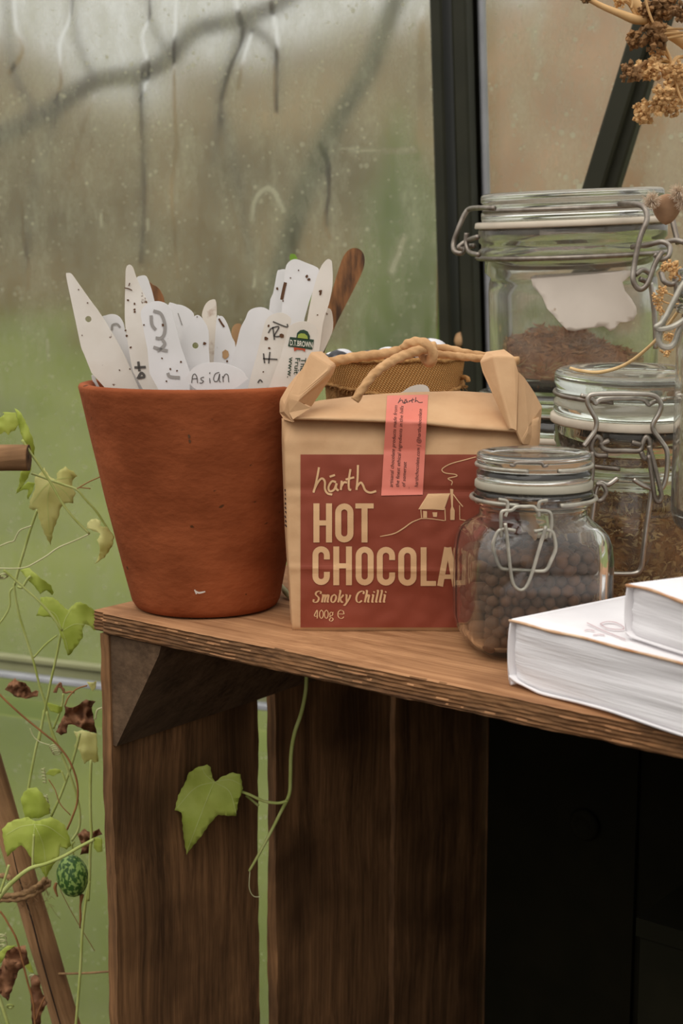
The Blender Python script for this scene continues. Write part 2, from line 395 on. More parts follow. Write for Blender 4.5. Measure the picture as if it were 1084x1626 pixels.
def bar(name, a, b, wd, dp, mat_, parent, side, bev=0.0, kind=None):
    """bar from a to b, wd along side, dp along the third axis; local X runs along it"""
    a, b = V(a), V(b); ex = (b - a).normalized(); ey = (V(side) - ex * V(side).dot(ex)).normalized(); ez = ex.cross(ey)
    v, f = box_local((b - a).length, wd, dp, bev)
    me = bpy.data.meshes.new(name); me.from_pydata(v, [], f); me.update(); me.materials.append(mat_)
    o = bpy.data.objects.new(name, me); COL.objects.link(o)
    R = Matrix((ex, ey, ez)).transposed().to_4x4()
    L = ROOT[parent.name] if parent else V((0, 0, 0))
    if parent: o.parent = parent
    o.matrix_basis = Matrix.Translation((a + b) / 2 - L) @ R
    ROOT[o.name] = L
    if kind: o['kind'] = kind
    return o

def GZ(x, y): return 0.012 + 0.115 * min(max(y - 1.7 + .42 * x, 0), 9)
gb = mk('ground', [(-60, -60, -.03), (60, -60, -.03), (60, 60, -.03), (-60, 60, -.03)], [(0, 1, 2, 3)], M['soil'], smooth=False)
setp(gb, 'dark bare earth around the greenhouse', 'ground', kind='structure')
g = mk('floor', [(-3, -2, 0), (3, -2, 0), (3, 0.12, 0), (-3, 2.65, 0)], [(0, 1, 2, 3)], M['soil'], smooth=False)
setp(g, 'bare dark soil floor inside the greenhouse', 'floor', kind='structure')
lv, lf = [], []
NX, NY = 60, 50
for j in range(NY):
    for i in range(NX):
        x = -14 + 28 * i / (NX - 1); y = 1.365 - 0.4223 * min(max(x - .11, -3), 3) + 14 * (j / (NY - 1)) ** 1.5
        lv.append((x, y, GZ(x, y) + 0.03 * mnoise.noise(V((x * .8, y * .8, 0))) * min(max(y - 1.6, 0), 1)))
for j in range(NY - 1):
    for i in range(NX - 1): lf.append((j * NX + i, j * NX + i + 1, (j + 1) * NX + i + 1, (j + 1) * NX + i))
g = mk('lawn', lv, lf, M['grass']); setp(g, 'blurred green lawn seen outside through the wet glass', 'lawn', kind='structure')

WD = V((-0.921, 0.389, 0)).normalized()           # direction of the glass wall, to the left
WN = V((WD.y, -WD.x, 0)) if (WD.y * 0 - WD.x * -1) < 0 else V((-WD.y, WD.x, 0))
if WN.y > 0: WN = -WN                              # facing the viewer
W0 = at(730, 450, 1.36)
def wall(x, y, off=0.0):
    d = ray(x, y); o = V((0, 0, CAMZ)); p0 = W0 + WN * off
    return o + d * ((p0 - o).dot(WN) / d.dot(WN))
def wsz(p): q = V(p) - W0; return q.dot(WD), p[2]

def condensation(name, h0=0.08, h1=0.56):
    m, t, b = newmat(name); N, Lk = t.nodes, t.links
    tcn = N.new('ShaderNodeTexCoord'); at_ = N.new('ShaderNodeAttribute'); at_.attribute_name = 'clear'
    n1 = N.new('ShaderNodeTexNoise'); n1.inputs['Scale'].default_value = 22; n1.inputs['Detail'].default_value = 9; n1.inputs['Roughness'].default_value = 0.78
    mp = N.new('ShaderNodeMapping'); mp.inputs['Scale'].default_value = (1.5, 1.5, 0.7); Lk.new(tcn.outputs['Object'], mp.inputs[0]); Lk.new(mp.outputs[0], n1.inputs['Vector'])
    r1 = N.new('ShaderNodeMapRange'); r1.inputs['From Min'].default_value = 0.36; r1.inputs['From Max'].default_value = 0.66
    r1.inputs['To Min'].default_value = h0; r1.inputs['To Max'].default_value = h1; Lk.new(n1.outputs[0], r1.inputs[0])
    # droplets: small pale spots
    vo = N.new('ShaderNodeTexVoronoi'); vo.inputs['Scale'].default_value = 110; Lk.new(tcn.outputs['Object'], vo.inputs['Vector'])
    n2 = N.new('ShaderNodeTexNoise'); n2.inputs['Scale'].default_value = 30; n2.inputs['Detail'].default_value = 3; Lk.new(tcn.outputs['Object'], n2.inputs['Vector'])
    th = N.new('ShaderNodeMapRange'); th.inputs['From Min'].default_value = 0.5; th.inputs['From Max'].default_value = 0.75; th.inputs['To Min'].default_value = 0.12; th.inputs['To Max'].default_value = 0.36; Lk.new(n2.outputs[0], th.inputs[0])
    lt = N.new('ShaderNodeMath'); lt.operation = 'LESS_THAN'; Lk.new(vo.outputs['Distance'], lt.inputs[0]); Lk.new(th.outputs[0], lt.inputs[1])
    sp = N.new('ShaderNodeMath'); sp.operation = 'MULTIPLY'; sp.inputs[1].default_value = 0.42; Lk.new(lt.outputs[0], sp.inputs[0])
    hz = N.new('ShaderNodeMath'); hz.operation = 'ADD'; Lk.new(r1.outputs[0], hz.inputs[0]); Lk.new(sp.outputs[0], hz.inputs[1])
    inv = N.new('ShaderNodeMath'); inv.operation = 'SUBTRACT'; inv.inputs[0].default_value = 1.0; Lk.new(at_.outputs['Fac'], inv.inputs[1])
    hzm = N.new('ShaderNodeMath'); hzm.operation = 'MULTIPLY'; hzm.use_clamp = True; Lk.new(hz.outputs[0], hzm.inputs[0]); Lk.new(inv.outputs[0], hzm.inputs[1])
    rg = N.new('ShaderNodeMath'); rg.operation = 'MULTIPLY'; rg.inputs[1].default_value = 0.16; Lk.new(inv.outputs[0], rg.inputs[0])
    b.inputs['Base Color'].default_value = (0.95, 0.95, 0.88, 1); b.inputs['Transmission Weight'].default_value = 1; b.inputs['IOR'].default_value = 1.45
    Lk.new(rg.outputs[0], b.inputs['Roughness'])
    tr = N.new('ShaderNodeBsdfTranslucent'); tr.inputs[0].default_value = (0.82, 0.79, 0.63, 1)
    mx = N.new('ShaderNodeMixShader'); Lk.new(hzm.outputs[0], mx.inputs[0]); Lk.new(b.outputs[0], mx.inputs[1]); Lk.new(tr.outputs[0], mx.inputs[2])
    Lk.new(mx.outputs[0], N['Material Output'].inputs[0])
    return m
M['pane'] = condensation('wet_misted_window_glass')
M['pane_low'] = condensation('slightly_misted_lower_glass', 0.04, 0.16)
M['pane_out'] = glass('outer_face_of_window_glass', (240, 244, 238), 0.08, 1.45, dust=0)

# run-off tracks where water has wiped the mist away
TRACKS = [([(235, -60), (238, 20), (226, 60), (236, 112), (222, 160)], 4.0, .9), ([(118, -40), (110, 30), (95, 70), (97, 130), (88, 160)], 4.5, .8),
          ([(20, -40), (25, 40), (36, 80), (16, 115)], 6, .6), ([(282, -40), (277, 60), (276, 150), (280, 230), (272, 300), (276, 360), (282, 440)], 4, .75),
          ([(425, -20), (440, 60), (437, 110), (438, 180)], 5, .8), ([(508, 230), (520, 260), (522, 310), (516, 350), (524, 380)], 4.5, .9),
          ([(372, -10), (385, 60), (365, 110), (352, 158)], 6, .6), ([(400, 50), (385, 100), (378, 140)], 4, .6),
          ([(34, 320), (38, 380), (46, 420), (44, 460)], 4, .7), ([(228, 100), (224, 200), (230, 330), (222, 420)], 6, .4),
          ([(350, 160), (352, 240), (368, 330), (390, 400)], 6, .35), ([(150, 150), (120, 240), (100, 350)], 5, .25), ([(420, 180), (425, 280), (415, 420)], 5, .35),
          ([(670, 20), (668, 150), (664, 250)], 9, .4), ([(310, 200), (318, 330), (312, 470)], 5, .25), ([(580, 380), (586, 470), (580, 540)], 5, .25)]
SMEARS = [([(400, 350), (404, 320), (420, 300), (436, 306), (450, 335)], 6, 1.6), ([(640, 380), (630, 410), (622, 430)], 9, 1.2), ([(540, 235), (600, 240), (660, 238)], 5, 1.0),
          ([(234, 350), (235, 365)], 4, 2.0), ([(160, 340), (162, 360)], 4, 1.6), ([(76, 540), (77, 570)], 3, 1.5), ([(405, 430), (404, 455)], 3, 1.2)]
def pane(name, x0, x1, ytop, ybot, label, tracks, smears, res=0.0026, mm='pane', dry=None):
    A, B = wall(x0, ytop), wall(x1, ytop); C = wall(x0, ybot)
    sA, zA = wsz(A); sB, _ = wsz(B); _, zC = wsz(C)
    ns, nz = int(abs(sB - sA) / res) + 2, int(abs(zA - zC) / res) + 2
    S = np.linspace(sA, sB, ns); Z = np.linspace(zC, zA, nz); GS, GZ = np.meshgrid(S, Z)
    clear = np.zeros_like(GS)
    if dry:                                            # mist settles on the upper, colder part of the pane
        z_hi, z_lo = wall(300, dry[0]).z, wall(300, dry[1]).z
        clear = 0.46 * np.clip((z_hi - GZ) / (z_hi - z_lo), 0, 1)
    for lst, sgn in ((tracks, 1), (smears, -1)):
        for pts, wpx, k in lst:
            P = cat_rom([V(wsz(wall(*p)) + (0,)) for p in pts], 8); wd = wpx * px(1.45) * (0.72 if sgn > 0 else .55); k = min(k * 1.35, 1.0) if sgn > 0 else k
            dm = np.full_like(GS, 9.0)
            for a, b2 in zip(P[:-1], P[1:]):
                d = b2 - a; L2 = d.x ** 2 + d.y ** 2 + 1e-12
                tt = np.clip(((GS - a.x) * d.x + (GZ - a.y) * d.y) / L2, 0, 1)
                dm = np.minimum(dm, (GS - a.x - tt * d.x) ** 2 + (GZ - a.y - tt * d.y) ** 2)
            q = k * np.exp(-dm / wd ** 2)
            clear = np.maximum(clear, q) if sgn > 0 else np.where(q > 0.03, np.minimum(clear, -q), clear)
    O = W0
    X = O.x + GS * WD.x; Yy = O.y + GS * WD.y
    n = ns * nz
    co = np.stack([X, Yy, GZ], -1).reshape(-1, 3)
    ii = np.arange(nz - 1)[:, None] * ns + np.arange(ns - 1)[None, :]
    q = np.stack([ii, ii + 1, ii + ns + 1, ii + ns], -1).reshape(-1, 4)
    # outer face, 4 mm behind
    back = np.array([[A.x, A.y, zC], [B.x, B.y, zC], [B.x, B.y, zA], [A.x, A.y, zA]]) - np.array(WN) * 0.004
    co = np.vstack([co, back]); nq = len(q)
    q = np.vstack([q, np.array([[n + 3, n + 2, n + 1, n]])])
    me = bpy.data.meshes.new(name); me.vertices.add(len(co)); me.vertices.foreach_set('co', co.ravel())
    me.loops.add(q.size); me.loops.foreach_set('vertex_index', q.ravel().astype(np.int32))
    me.polygons.add(len(q)); me.polygons.foreach_set('loop_start', np.arange(0, q.size, 4, dtype=np.int32)); me.polygons.foreach_set('loop_total', np.full(len(q), 4, dtype=np.int32))
    mi = np.zeros(len(q), dtype=np.int32); mi[-1] = 1
    me.materials.append(M[mm]); me.materials.append(M['pane_out'])
    me.polygons.foreach_set('material_index', mi)
    me.update(calc_edges=True)
    # the inner face must look at the viewer, the outer one away
    if V(me.polygons[0].normal).dot(WN) < 0: me.flip_normals()
    at_ = me.attributes.new('clear', 'FLOAT', 'POINT'); at_.data.foreach_set('value', np.append(clear.ravel(), [0, 0, 0, 0]).astype(np.float32))
    o = bpy.data.objects.new(name, me); COL.objects.link(o); ROOT[o.name] = V((0, 0, 0))
    return setp(o, label, 'window', kind='structure')
w1 = pane('window_1', -330, 700, -260, 1062, 'large misted window pane with run-off tracks behind the terracotta pot', TRACKS, SMEARS, dry=(330, 720))
w2 = pane('window_2', 772, 1320, -260, 900, 'dirty narrow window pane beyond the dark post, behind the tall jar', [([(800, 150), (806, 260), (800, 330)], 14, .3)], [([(860, 20), (852, 60), (858, 100)], 10, .8), ([(946, 40), (947, 55)], 4, 1.5)], res=0.006)
w3 = pane('window_3', -330, 700, 1090, 1790, 'lower misted window pane below the rail, behind the vine', [], [], res=0.01, mm='pane_low')
w4 = pane('window_4', 772, 1320, 930, 1790, 'lower window pane behind the crate, beyond the dark post', [], [], res=0.02, mm='pane_low')

def wbar(name, p, q, wpx0, off, dp, mat_, parent, bev=0.0):
    """upright bar on the glass wall between two places"""
    a, b = wall(p[0], p[1], off), wall(q[0], q[1], off)
    return bar(name, a, b, wpx0 * px(1.36), dp, mat_, parent, WD, bev)
post = empty('trim_1', wall(740, 1900), 'dark green metal glazing post with a pale grey strip', 'window post', kind='structure')
for x0, wpx, off, dp, mm in ((699, 19, .030, .030, 'green_metal'), (716, 14, .006, .012, 'dark_metal'), (733, 23, .034, .022, 'green_metal'), (752, 18, .006, .012, 'dark_metal')):
    wbar('post_fin', (x0 - 8, -300), (x0 + 52, 1900), wpx, off, dp, M[mm], post, 0.002)
wbar('glazing_strip', (764 - 7, -300), (764 + 46, 1900), 9, .012, .012, M['alu'], post, 0.002)
rail = empty('trim_2', wall(-100, 1075), 'pale weathered horizontal glazing rail below the window', 'rail', kind='structure')
for dy, hgt, off, mm in ((1050, 9, .010, 'rail'), (1063, 18, .004, 'rail'), (1078, 9, .016, 'alu')):
    a, b = wall(-330, dy + 0, off), wall(700, dy, off); a.z = b.z = wall(70, dy, off).z
    bar('rail_strip', a, b, .012, hgt * px(1.5), M[mm], rail, WN, 0.001)
    a2, b2 = wall(772, dy, off), wall(1320, dy, off); a2.z = b2.z = a.z
    bar('rail_strip', a2, b2, .012, hgt * px(1.5), M[mm], rail, WN, 0.001)
brace = empty('trim_3', wall(980, 300, .05), 'dark green diagonal brace bar crossing behind the dried seed head', 'brace', kind='structure')
for (xa, xb, wpx, off, dp, mm) in ((1016, 0, 30, .06, .02, 'green_metal'), (1042, 0, 24, .05, .02, 'green_metal')):
    a, b = wall(xa + 66 - 1016 + 1016, -150, off), wall(xa - 128, 480, off)
    bar('brace_strip', a, b, wpx * px(1.3), dp, M[mm], brace, WD, 0.002)
kn = at(731, 541, 1.318)
v, f = lathe(rprof([(1e-5, -.006), (.005, -.005), (.0075, 0), (.005, .006), (1e-5, .008)]), 20)
k_ = mk('snail_shell', [V((q[0] * .8, q[1] * .8, q[2])) + kn for q in v], f, M['tan_wood'], origin=kn)
setp(k_, 'small tan rounded lump stuck on the dark green post', 'snail shell')

# ------------------------------------------------------------------ outside
def mound(name, cx, cy, w_, d_, h_, mat_, label, cat, seed, group=None):
    v, f = [], []; n, m_ = 60, 24; gz = GZ(cx, cy) - .12
    for j in range(m_):
        for i in range(n):
            a = 2 * PI * i / n; t = j / (m_ - 1) * PI / 2
            p = V((math.cos(a) * math.cos(t), math.sin(a) * math.cos(t), math.sin(t)))
            k = 1 + 0.25 * mnoise.noise(p * 2.3 + V((seed, 0, 0))) + 0.12 * mnoise.noise(p * 7 + V((seed, 3, 0)))
            v.append((cx + p.x * w_ * k, cy + p.y * d_ * k, gz + p.z ** .7 * h_ * k))
    for j in range(m_ - 1):
        for i in range(n): f.append((j * n + i, j * n + (i + 1) % n, (j + 1) * n + (i + 1) % n, (j + 1) * n + i))
    o = mk(name, v, f, mat_, origin=(cx, cy, gz)); return setp(o, label, cat, group)
mound('hedge', -3.1, 9.6, 2.5, 0.8, 1.65, M['hedge'], 'blurred brown bare hedge outside, left half of the large pane', 'hedge', 1)
mound('hedge', 0.55, 7.6, 1.8, 0.7, 1.48, M['hedge'], 'blurred brown bare hedge outside, behind the dark post', 'hedge', 5)
mound('shrub', 1.02, 5.9, 0.55, 0.4, 1.75, M['hedge_pink'], 'blurred reddish brown shrub outside the narrow pane', 'shrub', 9)
mound('shrub', 0.20, 4.6, 0.17, 0.2, 1.1, M['hedge_green'], 'blurred dark green shrub outside beside the post', 'shrub', 12)
mound('shrub', 0.56, 3.9, 0.26, 0.22, 0.85, M['hedge_green'], 'blurred low green shrub outside below the reddish one', 'shrub', 15)
tree = empty('tree', at(430, 900, 1.95), 'blurred bare tree with a long arching limb outside the glass', 'tree')
tv = MB(); tv.add(*ptube([(-160, 250), (-40, 225), (60, 185), (150, 130), (220, 118), (270, 90), (310, 48), (380, 30), (450, 2), (520, -60)], 2.0, [15, 15, 14, 14, 13, 12, 11]))
tv.build('limb', M['bark'], tree)
tv = MB(); tv.add(*ptube([(660, -80), (612, 40), (580, 120), (530, 200), (490, 290), (460, 380), (440, 470), (425, 620), (430, 900)], 1.95, [14, 15, 16, 17, 17, 19, 22]))
tv.build('limb', M['bark_green'], tree)
for pts, r in (([(400, 20), (362, 110), (350, 160), (340, 260)], 8), ([(270, 90), (240, 30), (235, -60)], 5), ([(150, 130), (120, 50), (118, -60)], 5), ([(60, 185), (20, 100), (10, -60)], 6),
               ([(380, 30), (437, 80), (440, 180)], 7), ([(530, 200), (520, 280), (522, 360)], 6), ([(350, 160), (380, 300), (400, 420)], 6), ([(220, 118), (230, 250), (225, 420)], 6), ([(100, 160), (60, 280), (40, 430)], 5)):
    tv = MB(); tv.add(*ptube(pts, 2.0, [r, r * .8, r * .5])); tv.build('branch', M['bark'], tree)

# ------------------------------------------------------------------ crate
FL, FR = onz(152, 971), onz(1084, 1163)
E1 = (FR - FL).normalized(); E2 = V((-E1.y, E1.x, 0))          # along the front, and back from it
if E2.y < 0: E2 = -E2
ZV = V((0, 0, 1))
CO = FL.copy()
def cr(a, b, z): return CO + E1 * a + E2 * b + ZV * (z - SHZ)
TH = 0.0125; CLEN, CDEP = 0.62, 0.43
crate = empty('crate', CO - ZV * SHZ, 'old wooden crate standing on end, its side serving as the shelf', 'crate')
def grid_board(name, a0, a1, b0, b1, z0, z1, mat_, na, nb, nz_, disp, long='a'):
    """board with a subdivided, uneven skin; local X along its length"""
    A = np.linspace(a0, a1, na); B = np.linspace(b0, b1, nb); Z = np.linspace(z0, z1, nz_)
    idx = {}; v = []; f = []
    def vid(i, j, k):
        if (i, j, k) not in idx:
            idx[(i, j, k)] = len(v); a, b, z = A[i], B[j], Z[k]
            v.append(disp(a, b, z, i in (0, na - 1), j in (0, nb - 1), k in (0, nz_ - 1), (i, j, k)))
        return idx[(i, j, k)]
    for i in range(na - 1):
        for j in range(nb - 1):
            f.append((vid(i, j, nz_ - 1), vid(i + 1, j, nz_ - 1), vid(i + 1, j + 1, nz_ - 1), vid(i, j + 1, nz_ - 1)))
            f.append((vid(i, j + 1, 0), vid(i + 1, j + 1, 0), vid(i + 1, j, 0), vid(i, j, 0)))
    for i in range(na - 1):
        for k in range(nz_ - 1):
            f.append((vid(i, 0, k), vid(i + 1, 0, k), vid(i + 1, 0, k + 1), vid(i, 0, k + 1)))
            f.append((vid(i, nb - 1, k + 1), vid(i + 1, nb - 1, k + 1), vid(i + 1, nb - 1, k), vid(i, nb - 1, k)))
    for j in range(nb - 1):
        for k in range(nz_ - 1):
            f.append((vid(0, j + 1, k), vid(0, j, k), vid(0, j, k + 1), vid(0, j + 1, k + 1)))
            f.append((vid(na - 1, j, k), vid(na - 1, j + 1, k), vid(na - 1, j + 1, k + 1), vid(na - 1, j, k + 1)))
    me = bpy.data.meshes.new(name)
    # local frame: X = length
    if long == 'a': loc = [(p[0], p[1], p[2]) for p in v]; R = Matrix((E1, E2, ZV)).transposed().to_4x4()
    elif long == 'z': loc = [(p[2], p[1], -p[0]) for p in v]; R = Matrix((ZV, E2, -E1)).transposed().to_4x4()
    me.from_pydata(loc, [], f); me.update(); me.materials.append(mat_)
    me.polygons.foreach_set('use_smooth', [True] * len(f))
    try: me.set_sharp_from_angle(angle=math.radians(50))
    except Exception: pass
    o = bpy.data.objects.new(name, me); COL.objects.link(o); o.parent = crate
    o.matrix_basis = Matrix.Translation(CO - ZV * SHZ - ROOT[crate.name]) @ R
    ROOT[o.name] = ROOT[crate.name]
    return o
def shelf_disp(a, b, z, ea, eb, ez, ijk):
    n = mnoise.noise(V((a * 6, b * 30, z * 10)))
    db = dz = da = 0
    if b < 0.001:                                     # the weathered front edge: proud rings of grain, broken along the length
        g_ = math.sin((z - SHZ) * 2 * PI / 0.0021 + 2.5 * mnoise.noise(V((a * 9, 0, 2))) + 1.2 * mnoise.noise(V((a * 60, z * 300, 1))))
        db = 0.00042 * g_ * (1 + mnoise.noise(V((a * 25, z * 90, 11)))) + 0.0014 * mnoise.noise(V((a * 16, z * 60, 5))) + 0.0009 * mnoise.noise(V((a * 110, z * 420, 7)))
        if ijk[2] in (0, 29): db += 0.0009 + 0.0008 * mnoise.noise(V((a * 40, 2, z)))
    if a < 0.001: da = 0.002 * mnoise.noise(V((b * 30, z * 200, 3)))
    if ez: dz = 0.0005 * mnoise.noise(V((a * 22, b * 40, z)))
    # the left end is worn round
    if a < 0.006 and b < 0.004: db += 0.0022
    return (a + da, b + db, z + dz)
sb = grid_board('shelf_board', -0.004, CLEN, 0, 0.205, SHZ - TH, SHZ, M['shelf'], 420, 9, 30, shelf_disp)
sb.data.materials.append(M['shelf_edge'])
for p in sb.data.polygons:
    if abs(p.normal.y) > .55 or abs(p.normal.x) > .7: p.material_index = 1
sb['label'] = 'orange brown weathered plank with ridged front edge'
sb2 = grid_board('shelf_board', -0.004, CLEN, 0.208, CDEP, SHZ - TH, SHZ, M['shelf'], 40, 8, 3, lambda a, b, z, ea, eb, ez, i: (a, b, z + .0006 * mnoise.noise(V((a * 20, b * 40, z)))))
PT = 0.008
def plank_disp(a, b, z, ea, eb, ez, ijk):
    k = 0.0010 * mnoise.noise(V((a * 80, z * 14, b * 30))) + 0.0007 * mnoise.noise(V((a * 120, z * 70, b * 30 + 4)))
    return (a + (0.0004 * mnoise.noise(V((b * 120, z * 9, 2)))), b + (k * (1.4 if eb else 0)), z)
d0 = 0.0
for b0, b1 in ((0.002, 0.134), (0.152, 0.286), (0.292, 0.424)):
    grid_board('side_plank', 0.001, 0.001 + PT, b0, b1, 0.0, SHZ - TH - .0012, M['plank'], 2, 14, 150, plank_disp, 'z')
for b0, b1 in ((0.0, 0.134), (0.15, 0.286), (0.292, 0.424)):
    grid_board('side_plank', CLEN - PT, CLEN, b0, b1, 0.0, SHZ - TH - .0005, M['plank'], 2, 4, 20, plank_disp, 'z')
a = 0.012
for wdt in (0.118, 0.122, 0.12, 0.116, 0.112):
    grid_board('back_plank', a, a + wdt, CDEP - 0.012, CDEP - 0.004, 0.0, SHZ - TH - .002, M['plank'], 4, 2, 30, lambda a_, b_, z_, *q: (a_, b_, z_), 'z')
    a += wdt + 0.004
grid_board('base_plank', 0.012, CLEN - .012, 0.02, CDEP - 0.014, 0.0, 0.010, M['plank'], 10, 6, 2, lambda a_, b_, z_, *q: (a_, b_, z_), 'a')
# triangular corner block under the shelf
def prism(name, a0, a1, z0, z1, b0, b1, flip=False):
    v, f = [], []; n = 14
    for i in range(n):
        b = b0 + (b1 - b0) * i / (n - 1); j = 0.0012 * mnoise.noise(V((b * 40, 1, 0))); j2 = 0.0015 * mnoise.noise(V((b * 30, 5, 0)))
        v += [cr(a0, b, z1), cr(a1 + j, b, z1), cr(a1 + j - .002 if a1 > a0 else a1 + .002, b, z1 - .006), cr(a0 + (.003 if a1 > a0 else -.003), b, z0 + j2), cr(a0, b, z0 + j2)]
    for i in range(n - 1):
        for k in range(5): f.append((i * 5 + k, (i + 1) * 5 + k, (i + 1) * 5 + (k + 1) % 5, i * 5 + (k + 1) % 5))
    f += [(0, 1, 2, 3, 4), tuple((n - 1) * 5 + k for k in (4, 3, 2, 1, 0))]
    return mk(name, v, f, M['block'], crate, smooth=False)
zt = SHZ - TH - 0.0012
pb = prism('corner_block', 0.009, 0.052, zt - 0.069, zt, 0.003, CDEP - 0.02)
pb['label'] = 'triangular grey sawn corner block'
prism('corner_block', CLEN - .009, CLEN - .05, zt - 0.066, zt, 0.003, CDEP - 0.02)

# dark things stored inside the crate
def cbox(name, a0, a1, b0, b1, z0, z1, mat_, parent):
    v = [cr(a_, b_, z_) for z_ in (z0, z1) for a_, b_ in ((a0, b0), (a1, b0), (a1, b1), (a0, b1))]
    return mk(name, v, [(3, 2, 1, 0), (4, 5, 6, 7), (0, 1, 5, 4), (1, 2, 6, 5), (2, 3, 7, 6), (3, 0, 4, 7)], mat_, parent, smooth=False)
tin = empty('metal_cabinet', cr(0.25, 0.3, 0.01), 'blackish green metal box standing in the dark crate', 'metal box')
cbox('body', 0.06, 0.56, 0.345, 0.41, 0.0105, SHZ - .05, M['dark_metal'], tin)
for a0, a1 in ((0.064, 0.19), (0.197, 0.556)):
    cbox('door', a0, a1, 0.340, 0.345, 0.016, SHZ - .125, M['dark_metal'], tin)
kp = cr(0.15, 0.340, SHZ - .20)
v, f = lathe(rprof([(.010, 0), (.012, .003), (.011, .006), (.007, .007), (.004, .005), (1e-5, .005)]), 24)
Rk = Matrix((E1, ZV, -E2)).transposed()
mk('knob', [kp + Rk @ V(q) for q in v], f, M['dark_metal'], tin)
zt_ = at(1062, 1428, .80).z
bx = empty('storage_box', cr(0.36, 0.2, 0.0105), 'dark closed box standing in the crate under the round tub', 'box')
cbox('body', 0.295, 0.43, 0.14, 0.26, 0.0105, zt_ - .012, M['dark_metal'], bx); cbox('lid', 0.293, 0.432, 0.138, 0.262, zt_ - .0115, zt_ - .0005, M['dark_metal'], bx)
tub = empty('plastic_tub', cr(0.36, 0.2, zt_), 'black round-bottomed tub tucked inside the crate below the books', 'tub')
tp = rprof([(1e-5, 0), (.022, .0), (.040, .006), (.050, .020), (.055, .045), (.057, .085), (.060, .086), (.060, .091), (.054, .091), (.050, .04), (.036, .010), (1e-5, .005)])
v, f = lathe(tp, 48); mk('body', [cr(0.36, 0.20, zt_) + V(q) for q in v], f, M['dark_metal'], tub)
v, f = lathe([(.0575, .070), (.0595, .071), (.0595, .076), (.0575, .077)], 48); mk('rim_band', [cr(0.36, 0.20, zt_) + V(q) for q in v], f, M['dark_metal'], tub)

# ------------------------------------------------------------------ terracotta pot
PC = onz(325, 967); PC = V((PC.x, 0.872, SHZ))
pr0, pr1 = 120 * px(.872), 187 * px(.872)
ph = at(320, 606, .872).z - SHZ
def pot_r(a, z):
    return 1 + 0.006 * mnoise.noise(V((math.cos(a) * 1.5, math.sin(a) * 1.5, z * 14))) + 0.004 * mnoise.noise(V((math.cos(a) * 4, math.sin(a) * 4, z * 40)))
prof = [(1e-5, 0.001), (pr0 - .006, 0.0008), (pr0 - .002, 0.0015), (pr0, .005)]
for i in range(1, 40):
    t = i / 40; prof.append((pr0 + (pr1 - pr0) * t + 0.0007 * math.sin(t * PI), .005 + (ph - .007) * t))
prof += [(pr1, ph - .0022), (pr1 - .0008, ph - .0006), (pr1 - .003, ph), (pr1 - .0065, ph - .0006), (pr1 - .0078, ph - .003)]
for i in range(1, 12):
    t = i / 12; prof.append((pr1 - .0078 - (pr1 - pr0) * t * .92, ph - .003 - (ph - .012) * t))
prof.append((1e-5, .009))
v, f = lathe(prof, 160, None, pot_r)
pot = empty('terracotta_pot', PC, 'large hand-made terracotta flowerpot full of white plant labels', 'flowerpot')
TX = Matrix.Translation((-.0012, 0, 0))
po = mk('pot_body', [PC + V(q) + V((-.0035 * q[2] / ph, 0, 0)) for q in v], f, M['terracotta'], pot)
v, f = lathe([(1e-5, ph * .80), (pr0 + (pr1 - pr0) * .78 - .0085, ph * .80)], 40); mk('soil', [PC + V(q) + V((-.0022, 0, 0)) for q in v], f, M['soil'], pot)
def pot_surf(x, y):                                   # the front of the pot wall
    zz = at(x, y, .80).z - SHZ; rr = pr0 + (pr1 - pr0) * zz / ph
    d = ray(x, y); o = V((0, 0, CAMZ)); a_ = d.x ** 2 + d.y ** 2; b_ = -2 * (d.x * PC.x + d.y * PC.y); c_ = PC.x ** 2 + PC.y ** 2 - (rr * 1.004) ** 2
    disc = max(b_ * b_ - 4 * a_ * c_, 0); t = (-b_ - math.sqrt(disc)) / (2 * a_)
    return o + d * t
chip = Ink(); chip.line([(310, 938), (316, 941), (326, 939)], 3.0, taper=True); chip.line([(309, 936), (312, 943)], 2.0)
chip.lay('paint_fleck', pot_surf, M['paper_label'], pot, 0.0006)
dk = Ink()
for (x, y, l) in ((186, 717, 7), (178, 695, 10), (171, 660, 6), (266, 687, 5), (299, 690, 6), (300, 698, 5), (247, 656, 4)):
    dk.line([(x, y), (x + 1.5, y + l * .5), (x + 1, y + l)], 3.2, taper=True)
dk.lay('dark_pit', pot_surf, M['dirt'], pot, 0.0006)['kind'] = 'stuff'

# ------------------------------------------------------------------ plant labels in the pot
ZA = zoomed(90, 400, 4.169); ZB = zoomed(330, 380, 4.169)
GL = 'plant labels stuck in the terracotta pot'
def circle(x, y, r, n=14): return [(x + r * math.cos(2 * PI * i / n), y + r * math.sin(2 * PI * i / n)) for i in range(n)]
def plabel(pts, Y, mm, label, holes=(), ext=0.32, sm=3, lean=0.0, foot=675, thick=0.0011, name='plant_label', cat='plant label', group=GL):
    """pts: outline above the rim; the lower end runs on down into the soil"""
    pts = list(pts); ys = [p[1] for p in pts]; ymax = max(ys)
    out = smooth2(pts, sm)
    yr = 600
    low = [(p[0] + (325 - p[0]) * ext * .5 if False else p[0], p[1]) for p in out]
    out2 = []
    cxl = np.mean([p[0] for p in out if p[1] > ymax - 25])
    for x, y in out:
        if y > ymax - 6:                                # push the foot down into the pot
            k = (y - (ymax - 6)) / 6
            x, y = x + (cxl + (325 - cxl) * .5 - x) * .7 * k, y + k * max(0, foot - ymax)
        out2.append((x, y))
    surf = lambda x, y: at(x, y, Y + lean * (600 - y) * px(Y))
    base = surf(cxl + (325 - cxl) * .5, foot)
    t = empty(name, base, label, cat, group)
    v, f = sheet(out2, surf, thick, holes)
    mk('blade', v, f, M[mm], t, smooth=False)
    return t, surf
